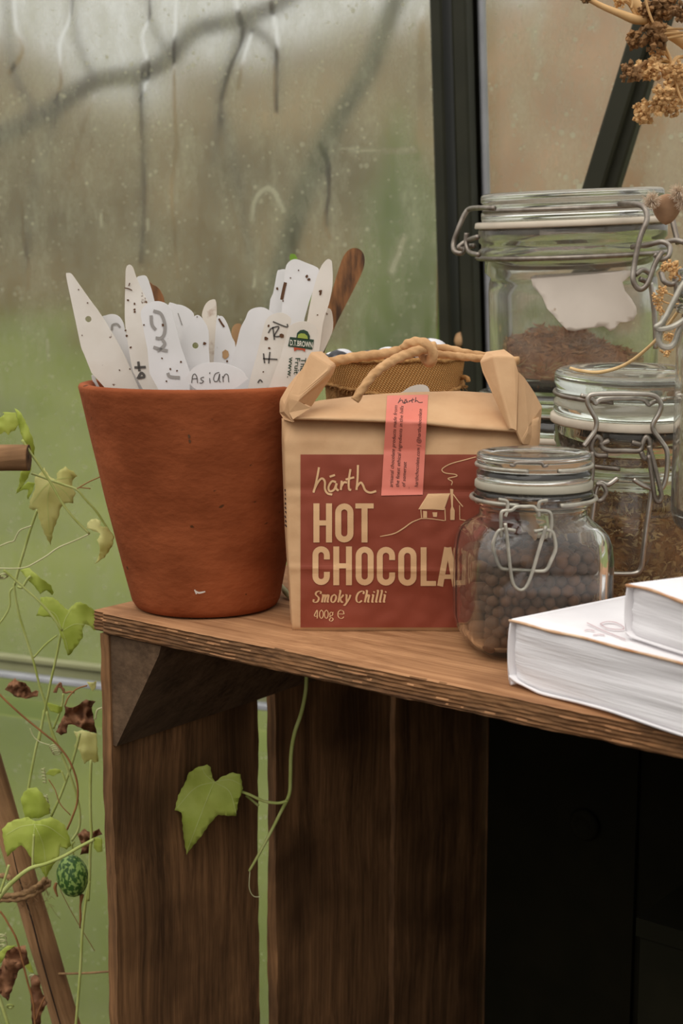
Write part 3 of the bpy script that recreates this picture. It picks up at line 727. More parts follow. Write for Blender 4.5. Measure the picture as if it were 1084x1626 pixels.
def marks(t, surf, strokes, mm='marker', nm='handwriting', lift=.0004, wd=1.6):
    k = Ink()
    for s in strokes:
        w_ = wd
        if isinstance(s, tuple) and isinstance(s[1], (int, float)): s, w_ = s
        k.line(s, w_, taper=False)
    o = k.lay(nm, surf, M[mm], t, lift); o['kind'] = 'stuff'; return o
def blots(t, surf, pts, mm='dirt'):
    k = Ink()
    for x, y, r in pts:
        k.poly([(x + r * (1 + .35 * rnd.uniform(-1, 1)) * math.cos(a), y + r * (1 + .35 * rnd.uniform(-1, 1)) * math.sin(a)) for a in np.linspace(0, 2 * PI, 9)[:-1]])
    o = k.lay('soil_mark', surf, M[mm], t, .00045); o['kind'] = 'stuff'; return o

t, s = plabel(ZA([(62, 158), (72, 140), (98, 147), (140, 205), (220, 318), (300, 428), (430, 650), (520, 850), (525, 862), (260, 862), (250, 850), (182, 680), (160, 625), (125, 460), (95, 320)]), .872, 'plastic_old',
              'pointed white plant label with a round hole, leaning out at the pot edge', [circle(*ZA([(209, 445)])[0], 5)], lean=.05)
blots(t, s, [p + (1.2,) for p in ZA([(168, 552), (145, 250), (205, 338), (415, 782), (485, 775)])])
t, s = plabel(ZA([(302, 450), (325, 420), (370, 412), (412, 428), (440, 470), (452, 520), (500, 700), (545, 865), (440, 865), (380, 650)]), .884, 'plastic', 'rounded white plant label tucked behind the pointed one with a hole')
marks(t, s, [ZA([(365, 520), (370, 485), (400, 478), (420, 500)])], 'pencil', wd=3.5)
t, s = plabel(ZA([(458, 110), (480, 84), (504, 105), (525, 165), (570, 270), (605, 350), (640, 600), (655, 865), (530, 865), (470, 600), (450, 430), (454, 210)]), .864, 'plastic_old', 'tall pointed white plant label with a straw scrap near its tip', lean=.03)
blots(t, s, [p + (1.8,) for p in ZA([(516, 344), (515, 382), (517, 395), (490, 632), (455, 520), (463, 556), (474, 320)])])
marks(t, s, [ZA([(515, 765), (590, 762)]), ZA([(540, 725), (548, 790)]), ZA([(535, 840), (560, 800), (580, 825), (545, 835)])], 'marker', wd=4)
marks(t, s, [ZA([(450, 238), (475, 243), (500, 255)]), ZA([(478, 225), (485, 205)])], 'dirt', 'straw_scrap', .0008, 1.8)
t, s = plabel(ZA([(528, 180), (555, 158), (590, 160), (612, 205), (640, 300), (655, 420), (660, 865), (600, 865), (570, 500), (545, 300)]), .884, 'plastic', 'small rounded white plant label peeping behind the tall pointed one')
t, s = plabel(ZA([(612, 222), (635, 217), (668, 235), (695, 275), (712, 330), (720, 500), (730, 865), (660, 865), (640, 500)]), .900, 'burnt_wood', 'short dark wooden plant label at the back of the pot', thick=.002, cat='wooden label', name='wooden_label')
t, s = plabel(ZA([(556, 400), (590, 350), (650, 326), (710, 336), (755, 375), (775, 440), (820, 620), (882, 868), (645, 868), (600, 640), (570, 490)]), .838, 'plastic', 'broad rounded white plant label with smudged grey writing', [], lean=.03)
marks(t, s, [ZA([(625, 420), (630, 480), (655, 515)]), ZA([(640, 390), (690, 410), (715, 480), (712, 540), (690, 570), (655, 570)]), ZA([(700, 580), (715, 610), (690, 640), (665, 655)]), ZA([(640, 630), (690, 645), (735, 655)]), ZA([(735, 800), (750, 825), (815, 832)])], 'pencil', wd=5)
blots(t, s, [p + (2.2,) for p in ZA([(703, 484)])] + [p + (1.5,) for p in ZA([(752, 775), (797, 786), (727, 855), (578, 483), (822, 728), (697, 705)])])
t, s = plabel(ZA([(735, 355), (790, 347), (850, 362), (905, 408), (900, 470), (880, 700), (880, 865), (790, 865), (760, 600)]), .878, 'plastic', 'bright white plant label with a faint tick behind the smudged one')
marks(t, s, [ZA([(803, 405), (830, 485)])], 'pencil', wd=1.6)
t, s = plabel(ZA([(905, 430), (940, 420), (972, 455), (1003, 520), (1006, 640), (1004, 865), (860, 865), (835, 700), (820, 590), (860, 500)]), .848, 'plastic', 'white plant label with a clipped top and small round hole', [circle(*ZA([(917, 620)])[0], 5)])
blots(t, s, [ZA([(978, 605)])[0] + (2.6,), ZA([(930, 430)])[0] + (1,)])
t, s = plabel(ZA([(960, 420), (985, 345), (1025, 316), (1055, 335), (1056, 500), (1048, 865), (1000, 865), (1002, 560), (985, 480)]), .866, 'plastic_dirty', 'narrow soil-stained plant label with a rounded point')
t, s = plabel(ZB([(58, 520), (75, 508), (100, 514), (130, 565), (160, 650), (182, 715), (170, 950), (45, 950), (45, 700)]), .858, 'plastic', 'white tapered plant label with a round brown stain')
blots(t, s, [ZB([(115, 762)])[0] + (6,)], 'tan_wood'); marks(t, s, [ZB([(72, 525), (90, 555), (108, 580)])], 'dirt', 'soil_mark', wd=3)
blots(t, s, [ZB([(128, 806)])[0] + (2,)])
t, s = plabel(ZB([(155, 610), (175, 566), (205, 558), (222, 580), (225, 700), (225, 950), (170, 950), (165, 720)]), .872, 'tan_wood', 'short tan wooden plant label between two white ones', thick=.0016, cat='wooden label', name='wooden_label')
t, s = plabel(ZB([(248, 525), (270, 475), (315, 452), (370, 452), (415, 480), (430, 520), (410, 620), (330, 950), (150, 950), (160, 800), (190, 690), (215, 590)]), .857, 'plastic', 'broad clean bluish white plant label with rounded top')
t, s = plabel(ZB([(372, 570), (395, 520), (440, 492), (495, 487), (540, 512), (550, 545), (520, 650), (475, 800), (440, 955), (285, 955), (320, 780), (350, 660)]), .842, 'plastic_old', 'grubby plant label with crossed-out black writing')
marks(t, s, [ZB([(430, 545), (520, 580), (525, 560)]), ZB([(400, 620), (420, 590), (470, 580), (440, 640), (490, 640)]), ZB([(430, 580), (440, 665)]), ZB([(365, 790), (460, 795)]), ZB([(368, 755), (375, 820)]), ZB([(410, 745), (402, 822)]), ZB([(330, 950), (345, 930), (360, 945)])], 'marker', wd=2.2)
blots(t, s, [ZB([(488, 640)])[0] + (4,), ZB([(385, 655)])[0] + (3,), ZB([(402, 572)])[0] + (2,), ZB([(405, 720)])[0] + (2,), ZB([(367, 877)])[0] + (1.3,)])
t, s = plabel(ZB([(458, 215), (475, 202), (512, 200), (520, 240), (530, 480), (500, 950), (400, 950), (405, 460), (430, 360), (442, 300)]), .892, 'plastic', 'square-topped white plant label half hidden behind the widest one')
blots(t, s, [ZB([(459, 327)])[0] + (2,)])
t, s = plabel(ZB([(512, 195), (540, 145), (585, 131), (650, 155), (712, 180), (735, 205), (720, 270), (640, 520), (560, 950), (430, 950), (480, 560), (500, 330)]), .880, 'plastic', 'widest white plant label standing tall with a dark soil streak', lean=.03)
marks(t, s, [(ZB([(513, 285), (500, 340), (488, 400)]), 5)], 'dirt', 'soil_mark')
blots(t, s, [p + (2.4,) for p in ZB([(655, 245), (668, 267)])] + [p + (1.3,) for p in ZB([(546, 256), (497, 408), (600, 205)])])
t, s = plabel(ZB([(540, 115), (565, 97), (588, 118), (650, 250), (700, 330), (690, 380), (660, 450), (630, 520), (600, 950), (560, 950), (580, 500), (560, 250)]), .898, 'plastic_green', 'green plastic label showing as slivers behind the widest white one')
t, s = plabel(ZB([(738, 200), (785, 135), (812, 137), (822, 165), (825, 295), (800, 430), (760, 560), (700, 950), (590, 950), (655, 545), (690, 360)]), .862, 'plastic_old', 'pointed off-white plant label leaning on the wooden stick')
blots(t, s, [ZB([(746, 345)])[0] + (2.6,), ZB([(744, 362)])[0] + (2,), ZB([(725, 500)])[0] + (1.2,)])
t, s = plabel(ZB([(775, 470), (795, 456), (820, 480), (828, 590), (790, 690), (740, 790), (660, 950), (600, 950), (700, 600)]), .871, 'plastic_old', 'stubby yellowed plant label behind the printed one')
blots(t, s, [ZB([(748, 762)])[0] + (2.6,)])
t, s = plabel(ZB([(520, 640), (530, 590), (565, 558), (620, 543), (675, 550), (718, 585), (730, 640), (690, 760), (610, 955), (432, 955), (480, 780)]), .830, 'plastic_old', 'printed seed merchant plant label with a green banner logo')
lg = Ink(); lg.poly(ZB([(543, 646), (702, 664), (690, 730), (530, 708)])); lg.poly(ZB([(585, 655), (590, 620), (610, 602), (635, 598), (660, 610), (675, 640), (673, 665)])); lg.lay('logo_banner', s, M['black_ink'], t, .0004)
lg = Ink(); lg.poly(ZB([(592, 652), (598, 630), (615, 622), (640, 624), (658, 640), (662, 660)])); lg.lay('logo_arch', s, M['logo_lime'], t, .0006)
lg = Ink(); lg.poly(ZB([(567, 714), (645, 724), (642, 745), (625, 733), (590, 730), (572, 742)])); lg.lay('logo_ribbon', s, M['logo_red'], t, .0006)
v, f = text2d('D.T.BROWN', 50, 0, .012, .58); lg = Ink()
mxw = max(q[0] for q in v); lg.add(([ZB([(542 + q[0] / mxw * 150, 700 + q[0] / mxw * 17 - q[1] * 1.05)])[0] for q in v], f)); lg.lay('logo_name', s, M['logo_white'], t, .0008)
lg = Ink()
for txt, x, y, sz in (('The', 618, 785, 46), ('Fruit', 580, 782, 46), ('www.', 538, 780, 46)):
    v, f = text2d(txt, sz, 0, .01)
    lg.add(([ZB([(x - q[0] * .13 + q[1], y + q[0] * 1.25)])[0] for q in v], f))
lg.lay('printed_text', s, M['black_ink'], t, .0005)
t, s = plabel(ZB([(-130, 955), (-132, 900), (-105, 860), (-60, 830), (0, 817), (80, 818), (160, 838), (225, 870), (250, 905), (248, 955)]), .818, 'plastic', 'low round-topped plant label at the front, pencilled with a word', foot=628)
ZAs = ZA
marks(t, s, [ZA([(893, 868), (900, 820), (915, 808), (928, 830), (932, 868)]), ZA([(897, 840), (930, 838)]), ZA([(975, 828), (955, 835), (958, 848), (972, 855), (960, 868), (945, 866)]), ZA([(1012, 835), (1015, 868)]), (ZA([(1010, 800), (1016, 803)]), 2.2),
             ZB([(75, 880), (50, 890), (38, 920), (45, 940), (65, 935), (78, 890), (75, 935), (85, 945)]), ZB([(98, 905), (102, 945)]), ZB([(100, 920), (115, 893), (133, 900), (138, 945)])], 'marker', wd=1.3)
t, s = plabel(ZB([(800, 420), (840, 280), (885, 140), (925, 75), (975, 57), (1020, 80), (1038, 140), (1015, 230), (930, 400), (830, 600), (760, 780), (720, 950), (600, 950), (700, 700)]), .912, 'burnt_wood', 'long dark wooden stick label leaning out of the pot', thick=.0025, cat='wooden label', name='wooden_label', lean=.04)
# a scrap of white label at the left edge inside the pot
t, s = plabel([(145.5, 600), (148, 596), (151, 599), (153, 606), (170, 640), (160, 640)], .880, 'plastic', 'tiny broken white label tip at the pot edge')

# ------------------------------------------------------------------ paper bag of hot chocolate
YB = 0.803
bag = empty('chocolate_bag', onz(645, 1012), 'brown kraft paper bag with a red printed panel and rope handle', 'paper bag')
def S(x, y):
    u = min(max((x - 455) / 385, 0), 1); q = min(max((1010 - y) / 340, 0), 1)
    Y = YB - 0.0065 * math.sin(PI * u) ** .7 * math.sin(PI * min(q * .95 + .05, 1)) ** .8
    Y += 0.0010 * math.exp(-((y - 777 - (x - 480) * .01) / 7) ** 2) * (0.6 + .4 * math.sin(x * .02)) - .0005 * math.exp(-((y - 902 - (x - 480) * .022) / 4.5) ** 2)
    Y += 0.0016 * mnoise.noise(V((x / 90, y / 70, 0))) + 0.0005 * mnoise.noise(V((x / 25, y / 22, 4)))
    if y > 996: Y += 0.00035 * (y - 996)
    if y < 700: Y += .0004 * (700 - y) * .35
    return Y
def Ssurf(x, y): return at(x, y, S(x, y))
rows = [1013, 1010, 1006, 1001, 997] + list(np.linspace(992, 690, 90)) + [684, 678, 672, 666]
NF = 80; bv, bf = [], []
for ri, y in enumerate(rows):
    q = (1010 - y) / 340
    xl = np.interp(y, [638, 672, 700, 850, 1000, 1013], [476, 461, 452, 456, 464, 467]); xr = np.interp(y, [638, 680, 700, 850, 1000, 1013], [812, 826, 829, 834, 838, 838])
    xm = np.interp(y, [638, 655, 700, 850, 1013], [845, 856, 855, 850, 844]); xml = np.interp(y, [638, 655, 700, 850, 1013], [450, 447, 447, 452, 462])
    ytop = 0.0
    for i in range(NF):
        x = xl + (xr - xl) * i / (NF - 1)
        yy = y + ((x - 640) / 380 * 5 if y > 1000 else (x - 640) / 360 * 12 * min(max((720 - y) / 50, 0), 1))
        bv.append(at(x, yy, S(x, yy) + (0.0004 * max(0, 672 - y) if y < 672 else 0)))
    zz = at(600, y, YB).z
    def pz(x, Y):
        d = ray(x, y); return V((d.x / d.y * Y, Y, zz))
    g_ = np.interp(y, [638, 680, 760, 880, 1013], [.42, .45, .62, .85, 1.0]); gl = np.interp(y, [638, 680, 760, 880, 1013], [.22, .24, .42, .75, .85])
    bv += [pz(xm - 4, YB + .016 * g_), pz(xm, YB + .030 * g_), pz(xm - 6, YB + .048 * g_), pz(xr - 20, YB + .060 * g_), pz(645, YB + .062 * g_), pz(xl + 26, YB + .060 * gl), pz(xml + 5, YB + .048 * gl), pz(xml, YB + .028 * gl), pz(xml + 3, YB + .014 * gl)]
NR = NF + 9
for r_ in range(len(rows) - 1):
    for k in range(NR): bf.append((r_ * NR + k, r_ * NR + (k + 1) % NR, (r_ + 1) * NR + (k + 1) % NR, (r_ + 1) * NR + k))
bf.append(tuple(range(NR - 1, -1, -1))); bf.append(tuple((len(rows) - 1) * NR + k for k in range(NR)))
mk('bag_body', bv, bf, M['kraft'], bag)
# red panel
def gridink(x0, x1, y0, y1, nx, ny):
    v = [(x0 + (x1 - x0) * i / (nx - 1), y0 + (y1 - y0) * j / (ny - 1)) for j in range(ny) for i in range(nx)]
    f = [(j * nx + i, j * nx + i + 1, (j + 1) * nx + i + 1, (j + 1) * nx + i) for j in range(ny - 1) for i in range(nx - 1)]
    return v, f
k = Ink(); k.add(gridink(477, 822, 721.5, 996, 90, 84)); panel = k.lay('printed_panel', Ssurf, M['red'], bag, .0004)
panel['label'] = 'dark red printed panel'
# big condensed capitals
def cap(k, ch, x0, x1, y0, y1, st):
    h = st / 2; xm = (x0 + x1) / 2
    def rr(open_=False):
        r = (x1 - x0) / 2; P = []
        n = 10
        a_out = []
        for i in range(n + 1): a = PI + PI * i / n; a_out.append((xm + (r - h) * math.cos(a), y0 + r + (r - h) * math.sin(a)))
        b_out = []
        for i in range(n + 1): a = PI * i / n; b_out.append((xm + (r - h) * math.cos(a), y1 - r + (r - h) * math.sin(a)))
        return a_out, b_out
    def ln(p): k.line(p, st, smooth=False)
    if ch == 'H': ln([(x0 + h, y0), (x0 + h, y1)]); ln([(x1 - h, y0), (x1 - h, y1)]); k.line([(x0 + h, (y0 + y1) / 2), (x1 - h, (y0 + y1) / 2)], st * .85, smooth=False)
    elif ch == 'O':
        a, b = rr(); ln(a + b + [a[0], a[1]])
    elif ch == 'C':
        a, b = rr(); yo = y0 + (y1 - y0) * .34; yc = y1 - (y1 - y0) * .34
        ln([(x1 - h, yc)] + b + a + [(x1 - h, yo)])
    elif ch == 'T': k.line([(x0, y0 + st * .42), (x1, y0 + st * .42)], st * .84, smooth=False); ln([(xm, y0 + st * .42), (xm, y1)])
    elif ch == 'L': ln([(x0 + h, y0), (x0 + h, y1)]); k.line([(x0 + h, y1 - st * .42), (x1, y1 - st * .42)], st * .84, smooth=False)
    elif ch == 'E':
        ln([(x0 + h, y0), (x0 + h, y1)])
        for yy in (y0 + st * .42, (y0 + y1) / 2, y1 - st * .42): k.line([(x0 + h, yy), (x1, yy)], st * .84, smooth=False)
    elif ch == 'A':
        ln([(xm - 1, y0), (x0 + h * .9, y1)]); ln([(xm + 1, y0), (x1 - h * .9, y1)]); k.line([(x0 + 8, y1 - 15), (x1 - 8, y1 - 15)], st * .75, smooth=False)
k = Ink()
for ch, x0, x1 in (('H', 497.5, 527), ('O', 532, 561), ('T', 564, 593)): cap(k, ch, x0, x1, 799, 861, 9.6)
o = k.lay('printed_word', Ssurf, M['cream'], bag, .0008); o['label'] = 'HOT in tall cream capitals'
k = Ink()
for i, (ch, x0, x1) in enumerate((('C', 496, 523.5), ('H', 529, 558.5), ('O', 564.5, 593), ('C', 598, 627), ('O', 632, 661), ('L', 667.5, 692), ('A', 694, 727), ('T', 727, 753), ('E', 758, 780))):
    cap(k, ch, x0, x1, 867 + i * .3, 928.5 + i * .3, 9.4)
o = k.lay('printed_word', Ssurf, M['cream'], bag, .0008); o['label'] = 'CHOCOLATE in tall cream capitals'
# handwritten name
ZC = zoomed(460, 600, 3.3875)
HARTH = [[(157, 480), (148, 530), (136, 585), (127, 616)], [(128, 608), (150, 562), (172, 540), (188, 556), (189, 596), (203, 620), (228, 627)], [(214, 531), (243, 521)],
         [(248, 560), (226, 556), (208, 586), (215, 609), (238, 600), (252, 566), (248, 592), (262, 606)], [(279, 552), (274, 602)], [(276, 585), (290, 562), (308, 562)],
         [(326, 490), (317, 550), (318, 596), (330, 602)], [(300, 546), (346, 534)], [(366, 468), (364, 540), (358, 602)], [(361, 584), (380, 562), (393, 576), (406, 604), (432, 616), (464, 608)]]
k = Ink()
for s_ in HARTH: k.line(ZC(s_), 3.3)
k.lay('printed_logo', Ssurf, M['cream'], bag, .0008)
# cottage with smoke
k = Ink()
k.poly(ZC([(742, 622), (862, 620), (828, 710), (790, 708), (690, 706)]), step=4); k.poly(ZC([(861, 596), (878, 598), (876, 690), (886, 712), (885, 763), (862, 763), (862, 712), (868, 690)]))
k.poly(ZC([(716, 714), (737, 716), (737, 752), (716, 752)])); k.poly(ZC([(766, 722), (792, 722), (790, 747), (770, 746)]))
for s_, w_ in (([(704, 708), (708, 752)], 1.5), ([(833, 700), (836, 767)], 1.5), ([(878, 625), (905, 662), (930, 692)], 1.6), ([(912, 684), (913, 762)], 1.2), ([(705, 755), (760, 757), (832, 767)], 1.2), ([(912, 760), (950, 768), (995, 792), (1060, 840)], 1.3), ([(1000, 424), (940, 440), (862, 462), (818, 490), (834, 510), (888, 518), (896, 528), (850, 540), (872, 556), (868, 577)], 1.5)):
    k.line(ZC(s_), w_)
k.line(ZC([(485, 852), (560, 836), (610, 808), (655, 776), (708, 754)]), 2.0, taper=True)
k.lay('printed_cottage', Ssurf, M['cream'], bag, .0008)
# italic line and weight
GLY = {
 'S': ([[(.72, 1.10), (.74, 1.36), (.46, 1.46), (.16, 1.30), (.14, 1.02), (.42, .78), (.64, .52), (.56, .12), (.26, 0), (.02, .12), (.02, .40)]], .86),
 'm': ([[(.0, .90), (.14, .98), (.16, .6), (.16, 0)], [(.17, .62), (.32, .94), (.50, .92), (.50, .5), (.50, 0)], [(.52, .62), (.68, .94), (.86, .92), (.86, .4), (.88, .05), (1.02, .12)]], 1.12),
 'o': ([[(.36, 1), (.08, .78), (.06, .28), (.30, 0), (.60, .22), (.62, .74), (.38, 1), (.30, .99)]], .76),
 'k': ([[(.0, 1.48), (.16, 1.5), (.16, .8), (.16, 0)], [(.17, .45), (.42, .62), (.62, .92), (.68, .98)], [(.30, .56), (.46, .2), (.62, .0), (.76, .10)]], .80),
 'y': ([[(.0, .92), (.14, .98), (.22, .5), (.34, .06)], [(.64, .98), (.58, .55), (.36, .02), (.14, -.36), (-.04, -.34)]], .76),
 'C': ([[(.88, 1.08), (.86, 1.38), (.60, 1.46), (.20, 1.22), (.06, .66), (.22, .14), (.56, 0), (.86, .24)]], 1.0),
 'h': ([[(.0, 1.48), (.16, 1.5), (.16, .8), (.16, 0)], [(.17, .60), (.34, .94), (.54, .92), (.54, .4), (.56, .04), (.70, .12)]], .80),
 'i': ([[(.0, .90), (.15, .98), (.16, .4), (.18, .04), (.32, .12)], [(.14, 1.28), (.20, 1.42)]], .40),
 'l': ([[(.0, 1.46), (.15, 1.5), (.15, .4), (.17, .04), (.31, .12)]], .38), ' ': ([], .42),
 '4': ([[(.62, .38), (.0, .40), (.44, 1.3), (.46, .6), (.46, 0)]], .74), '0': ([[(.34, 1.3), (.08, 1.0), (.06, .36), (.32, 0), (.60, .34), (.60, .98), (.36, 1.3), (.30, 1.29)]], .74),
 'g': ([[(.34, 1), (.10, .80), (.14, .48), (.38, .42), (.56, .62), (.52, .90), (.34, 1)], [(.52, .90), (.70, .98)], [(.2, .42), (.12, .24), (.50, .08), (.62, -.16), (.34, -.42), (.04, -.30), (.10, -.06), (.3, .04)]], .80),
 'e': ([[(1.02, .28), (.76, .02), (.34, .06), (.08, .42), (.12, .98), (.46, 1.28), (.88, 1.16), (1.0, .86), (.98, .70), (.18, .70)]], 1.1)}
def write(k, txt, x, y, sc_, slant, wd, wmin, sp=0.0, xs=1.0):
    for ch in txt:
        st, adv = GLY[ch]
        for s_ in st: k.line([(x + (p[0] * xs + p[1] * slant) * sc_, y - p[1] * sc_) for p in s_], wd, nib=math.radians(12), wmin=wmin)
        x += (adv * xs + sp) * sc_
k = Ink(); write(k, 'Smoky Chilli', 497, 956, 12.2, .20, 3.1, 1.0, .12, 1.0); k.lay('printed_line', Ssurf, M['cream'], bag, .0008)
k = Ink(); write(k, '400g e', 499, 981.5, 10.2, 0, 1.7, .7, .06, .96); k.lay('printed_weight', Ssurf, M['cream'], bag, .0008)
# print on the left side fold
k = Ink()
for i in range(9): k.line([(449.5 + (i % 2) * .4, 776 + i * 7), (450.5 + (i % 3), 780 + i * 7)], 2.2, smooth=False)
k.lay('side_print', lambda x, y: at(x + 3, y, S(455, y) + .004), M['ink'], bag, .0016)
# rolled-over top
def flap(u, q):
    x = 464 + 357 * u
    yb = np.interp(u, [0, .38, .58, .75, 1], [663, 667.5, 671, 678, 684]); yt = np.interp(u, [0, .12, .3, .5, .75, 1], [648, 637, 629, 624, 622, 628])
    y = yb + (yt - yb) * q
    Y = .7965 + .034 * q - .0035 * math.sin(PI * q) + .0010 * mnoise.noise(V((u * 5, q * 1.4, 2)))
    return at(x, y, Y)
fv, ff = [], []; nu, nv = 60, 10
for j in range(nv):
    for i in range(nu): fv.append(flap(i / (nu - 1), j / (nv - 1)))
n0 = len(fv)
for j, (dY, dz) in enumerate(((.0012, -.0012), (.004, -.0004), (.012, .002))):
    for i in range(nu): fv.append(flap(i / (nu - 1), 0) + V((0, dY, dz)))
for j, (dY, dz) in enumerate(((.003, .0002), (.010, -.002), (.025, -.006))):
    for i in range(nu): fv.append(flap(i / (nu - 1), 1) + V((0, dY, dz)))
R_ = lambda r: [r * nu + i for i in range(nu)]
order = [nv + 2, nv + 1, nv] + list(range(nv)) + [nv + 3, nv + 4, nv + 5]
for a_, b_ in zip(order[:-1], order[1:]):
    for i in range(nu - 1): ff.append((a_ * nu + i, a_ * nu + i + 1, b_ * nu + i + 1, b_ * nu + i))
mk('rolled_top', fv, ff, M['kraft'], bag)
def facet(name, faces, thick=.0010):
    """a folded paper shape: shared corners welded, folds softly rounded"""
    vs, idx, fs = [], {}, []
    for P in faces:
        q = []
        for p in P:
            if p not in idx: idx[p] = len(vs); vs.append(at(*p))
            q.append(idx[p])
        fs.append(tuple(q))
    o = mk(name, vs, fs, M['kraft'], bag, smooth=False)
    m1 = o.modifiers.new('fold', 'BEVEL'); m1.width = .0016; m1.segments = 3; m1.limit_method = 'ANGLE'; m1.angle_limit = math.radians(15)
    m2 = o.modifiers.new('paper', 'SOLIDIFY'); m2.thickness = thick; m2.offset = 0
    return o
A1, A2, A3, A4, A5 = (457, 630, .797), (493, 560, .806), (527, 581, .805), (522, 592, .804), (476, 632, .796)
A6, A7, A8, A9 = (510, 559, .826), (533, 579, .820), (527, 594, .820), (493, 645, .812)
facet('corner_ear', [[A1, A2, A3, A4, A5], [A1, A5, (493, 648, .7965), (465, 666, .7955), (459, 655, .797)], [A2, A6, A7, A3], [A3, A7, A8, A4], [A5, A4, A8, A9]])
facet('gusset_fold', [[(445, 636, .815), (458, 614, .816), (472, 596, .816), (480, 588, .810), (458, 629, .8005), (452, 648, .804)], [(445, 636, .815), (452, 648, .804), (458, 629, .8005), (460, 655, .7985), (466, 670, .7985), (452, 666, .806), (445, 655, .813)]])
B1, B2, B3, B4, B5, B6 = (763, 574, .812), (783, 565, .8025), (797, 625, .797), (812, 680, .7920), (808, 681, .7945), (767, 591, .809)
B7, B8, B9 = (815, 567, .8065), (822, 592, .806), (819, 684, .7935)
facet('corner_ear', [[B1, B2, B3, B4, B5, B6], [B2, B7, B8, B9, B4, B3], [B1, (772, 560, .822), (800, 556, .822), B7, B2], [B6, B5, (806, 672, .804), (774, 592, .820)]])
C1, C2, C3, C4 = (822, 591, .808), (831, 600, .811), (846, 622, .819), (835, 690, .8005)
facet('gusset_fold', [[C1, C2, C3, C4, (828, 705, .7975), (820, 686, .7960)], [C3, (859, 646, .823), (857, 670, .824), C4], [C4, (857, 670, .824), (855, 706, .822), (828, 705, .7975)]])
# pink sticker over the fold
def stick(u, q):                                     # u across, q down
    x = 614.5 + 65 * u - 9.5 * q + 1 * u * q; y = 628 + 159 * q - 1.5 * u
    if y < 671:
        u_ = (x - 464) / 357; yb = np.interp(u_, [0, .38, .58, .75, 1], [663, 667.5, 671, 678, 684]); yt = np.interp(u_, [0, .12, .3, .5, .75, 1], [648, 637, 629, 624, 622, 628])
        Y = flap(u_, min(max((yb - y) / (yb - yt), 0), 1)).y
    else: Y = min(S(x, y), YB - .0005) if y > 715 else .7965 + (min(S(x, 715), YB - .0005) - .7965) * (y - 671) / 44
    return at(x, y, Y - .0009)
stv = [stick(i / 11, j / 47) for j in range(48) for i in range(12)]
stf = [(j * 12 + i, j * 12 + i + 1, (j + 1) * 12 + i + 1, (j + 1) * 12 + i) for j in range(47) for i in range(11)]
st = mk('sticker', stv, stf, M['pink'], bag); st['label'] = 'salmon pink paper seal'
def stsurf(x, y): return stick(x, y)
k = Ink()
for s_ in HARTH:
    rv, rf = ribbon([((p[0] - 127) / 337 * 39 + 18, 12 - (610 - p[1]) / 140 * 8.3) for p in s_], 1.15); k.add(([(q[0] / 65, q[1] / 159) for q in rv], rf))
for txt, xb, y0, y1 in (('artisanal chocolate products made from', .265, .92, .10), ('the finest ethical ingredients in the hills', .415, .92, .105), ('of somerset', .565, .92, .665), ('harthchocolate.com | @harthchocolate', .87, .925, .14)):
    v, f = text2d(txt, 1, .25, .0); ml = max(q[0] for q in v)
    k.add(([(xb - q[1] * .125, y0 + (y1 - y0) * q[0] / ml) for q in v], f))
k.add(([(.625, .15), (.632, .15), (.662, .935), (.655, .935)], [(0, 1, 2, 3)]))
k.lay('sticker_print', stsurf, M['ink'], st, .0003)
# rope handle with its knot
rope = MB(); rk = dict(lobes=3, depth=.10, twist=330)
def rp(pts, r, n=10): rope.add(*ptube(pts, .81, r, 18, n, **rk))
rp([(505, 584, .826), (520, 577, .822), (560, 568, .822), (610, 562, .824), (650, 554, .824), (680, 552, .822)], 8)
rp([(690, 562, .826), (730, 566, .826), (770, 570, .824), (800, 574, .822), (818, 578, .818)], 6)
rp([(650, 560, .832), (700, 553, .832), (745, 562, .832), (790, 568, .832), (822, 573, .824)], 6.5)
rp([(690, 550, .818), (660, 558, .812), (625, 572, .802), (596, 592, .791), (577, 615, .786), (563, 636, .785)], [8, 8, 7.5, 7, 7])
rp([(636, 560, .828), (650, 546, .820), (672, 545, .815), (686, 560, .815), (684, 574, .818), (676, 570, .826), (668, 552, .832)], 8.5)
rope.build('rope_handle', M['rope'], bag)['label'] = 'twisted paper rope tied in a knot'

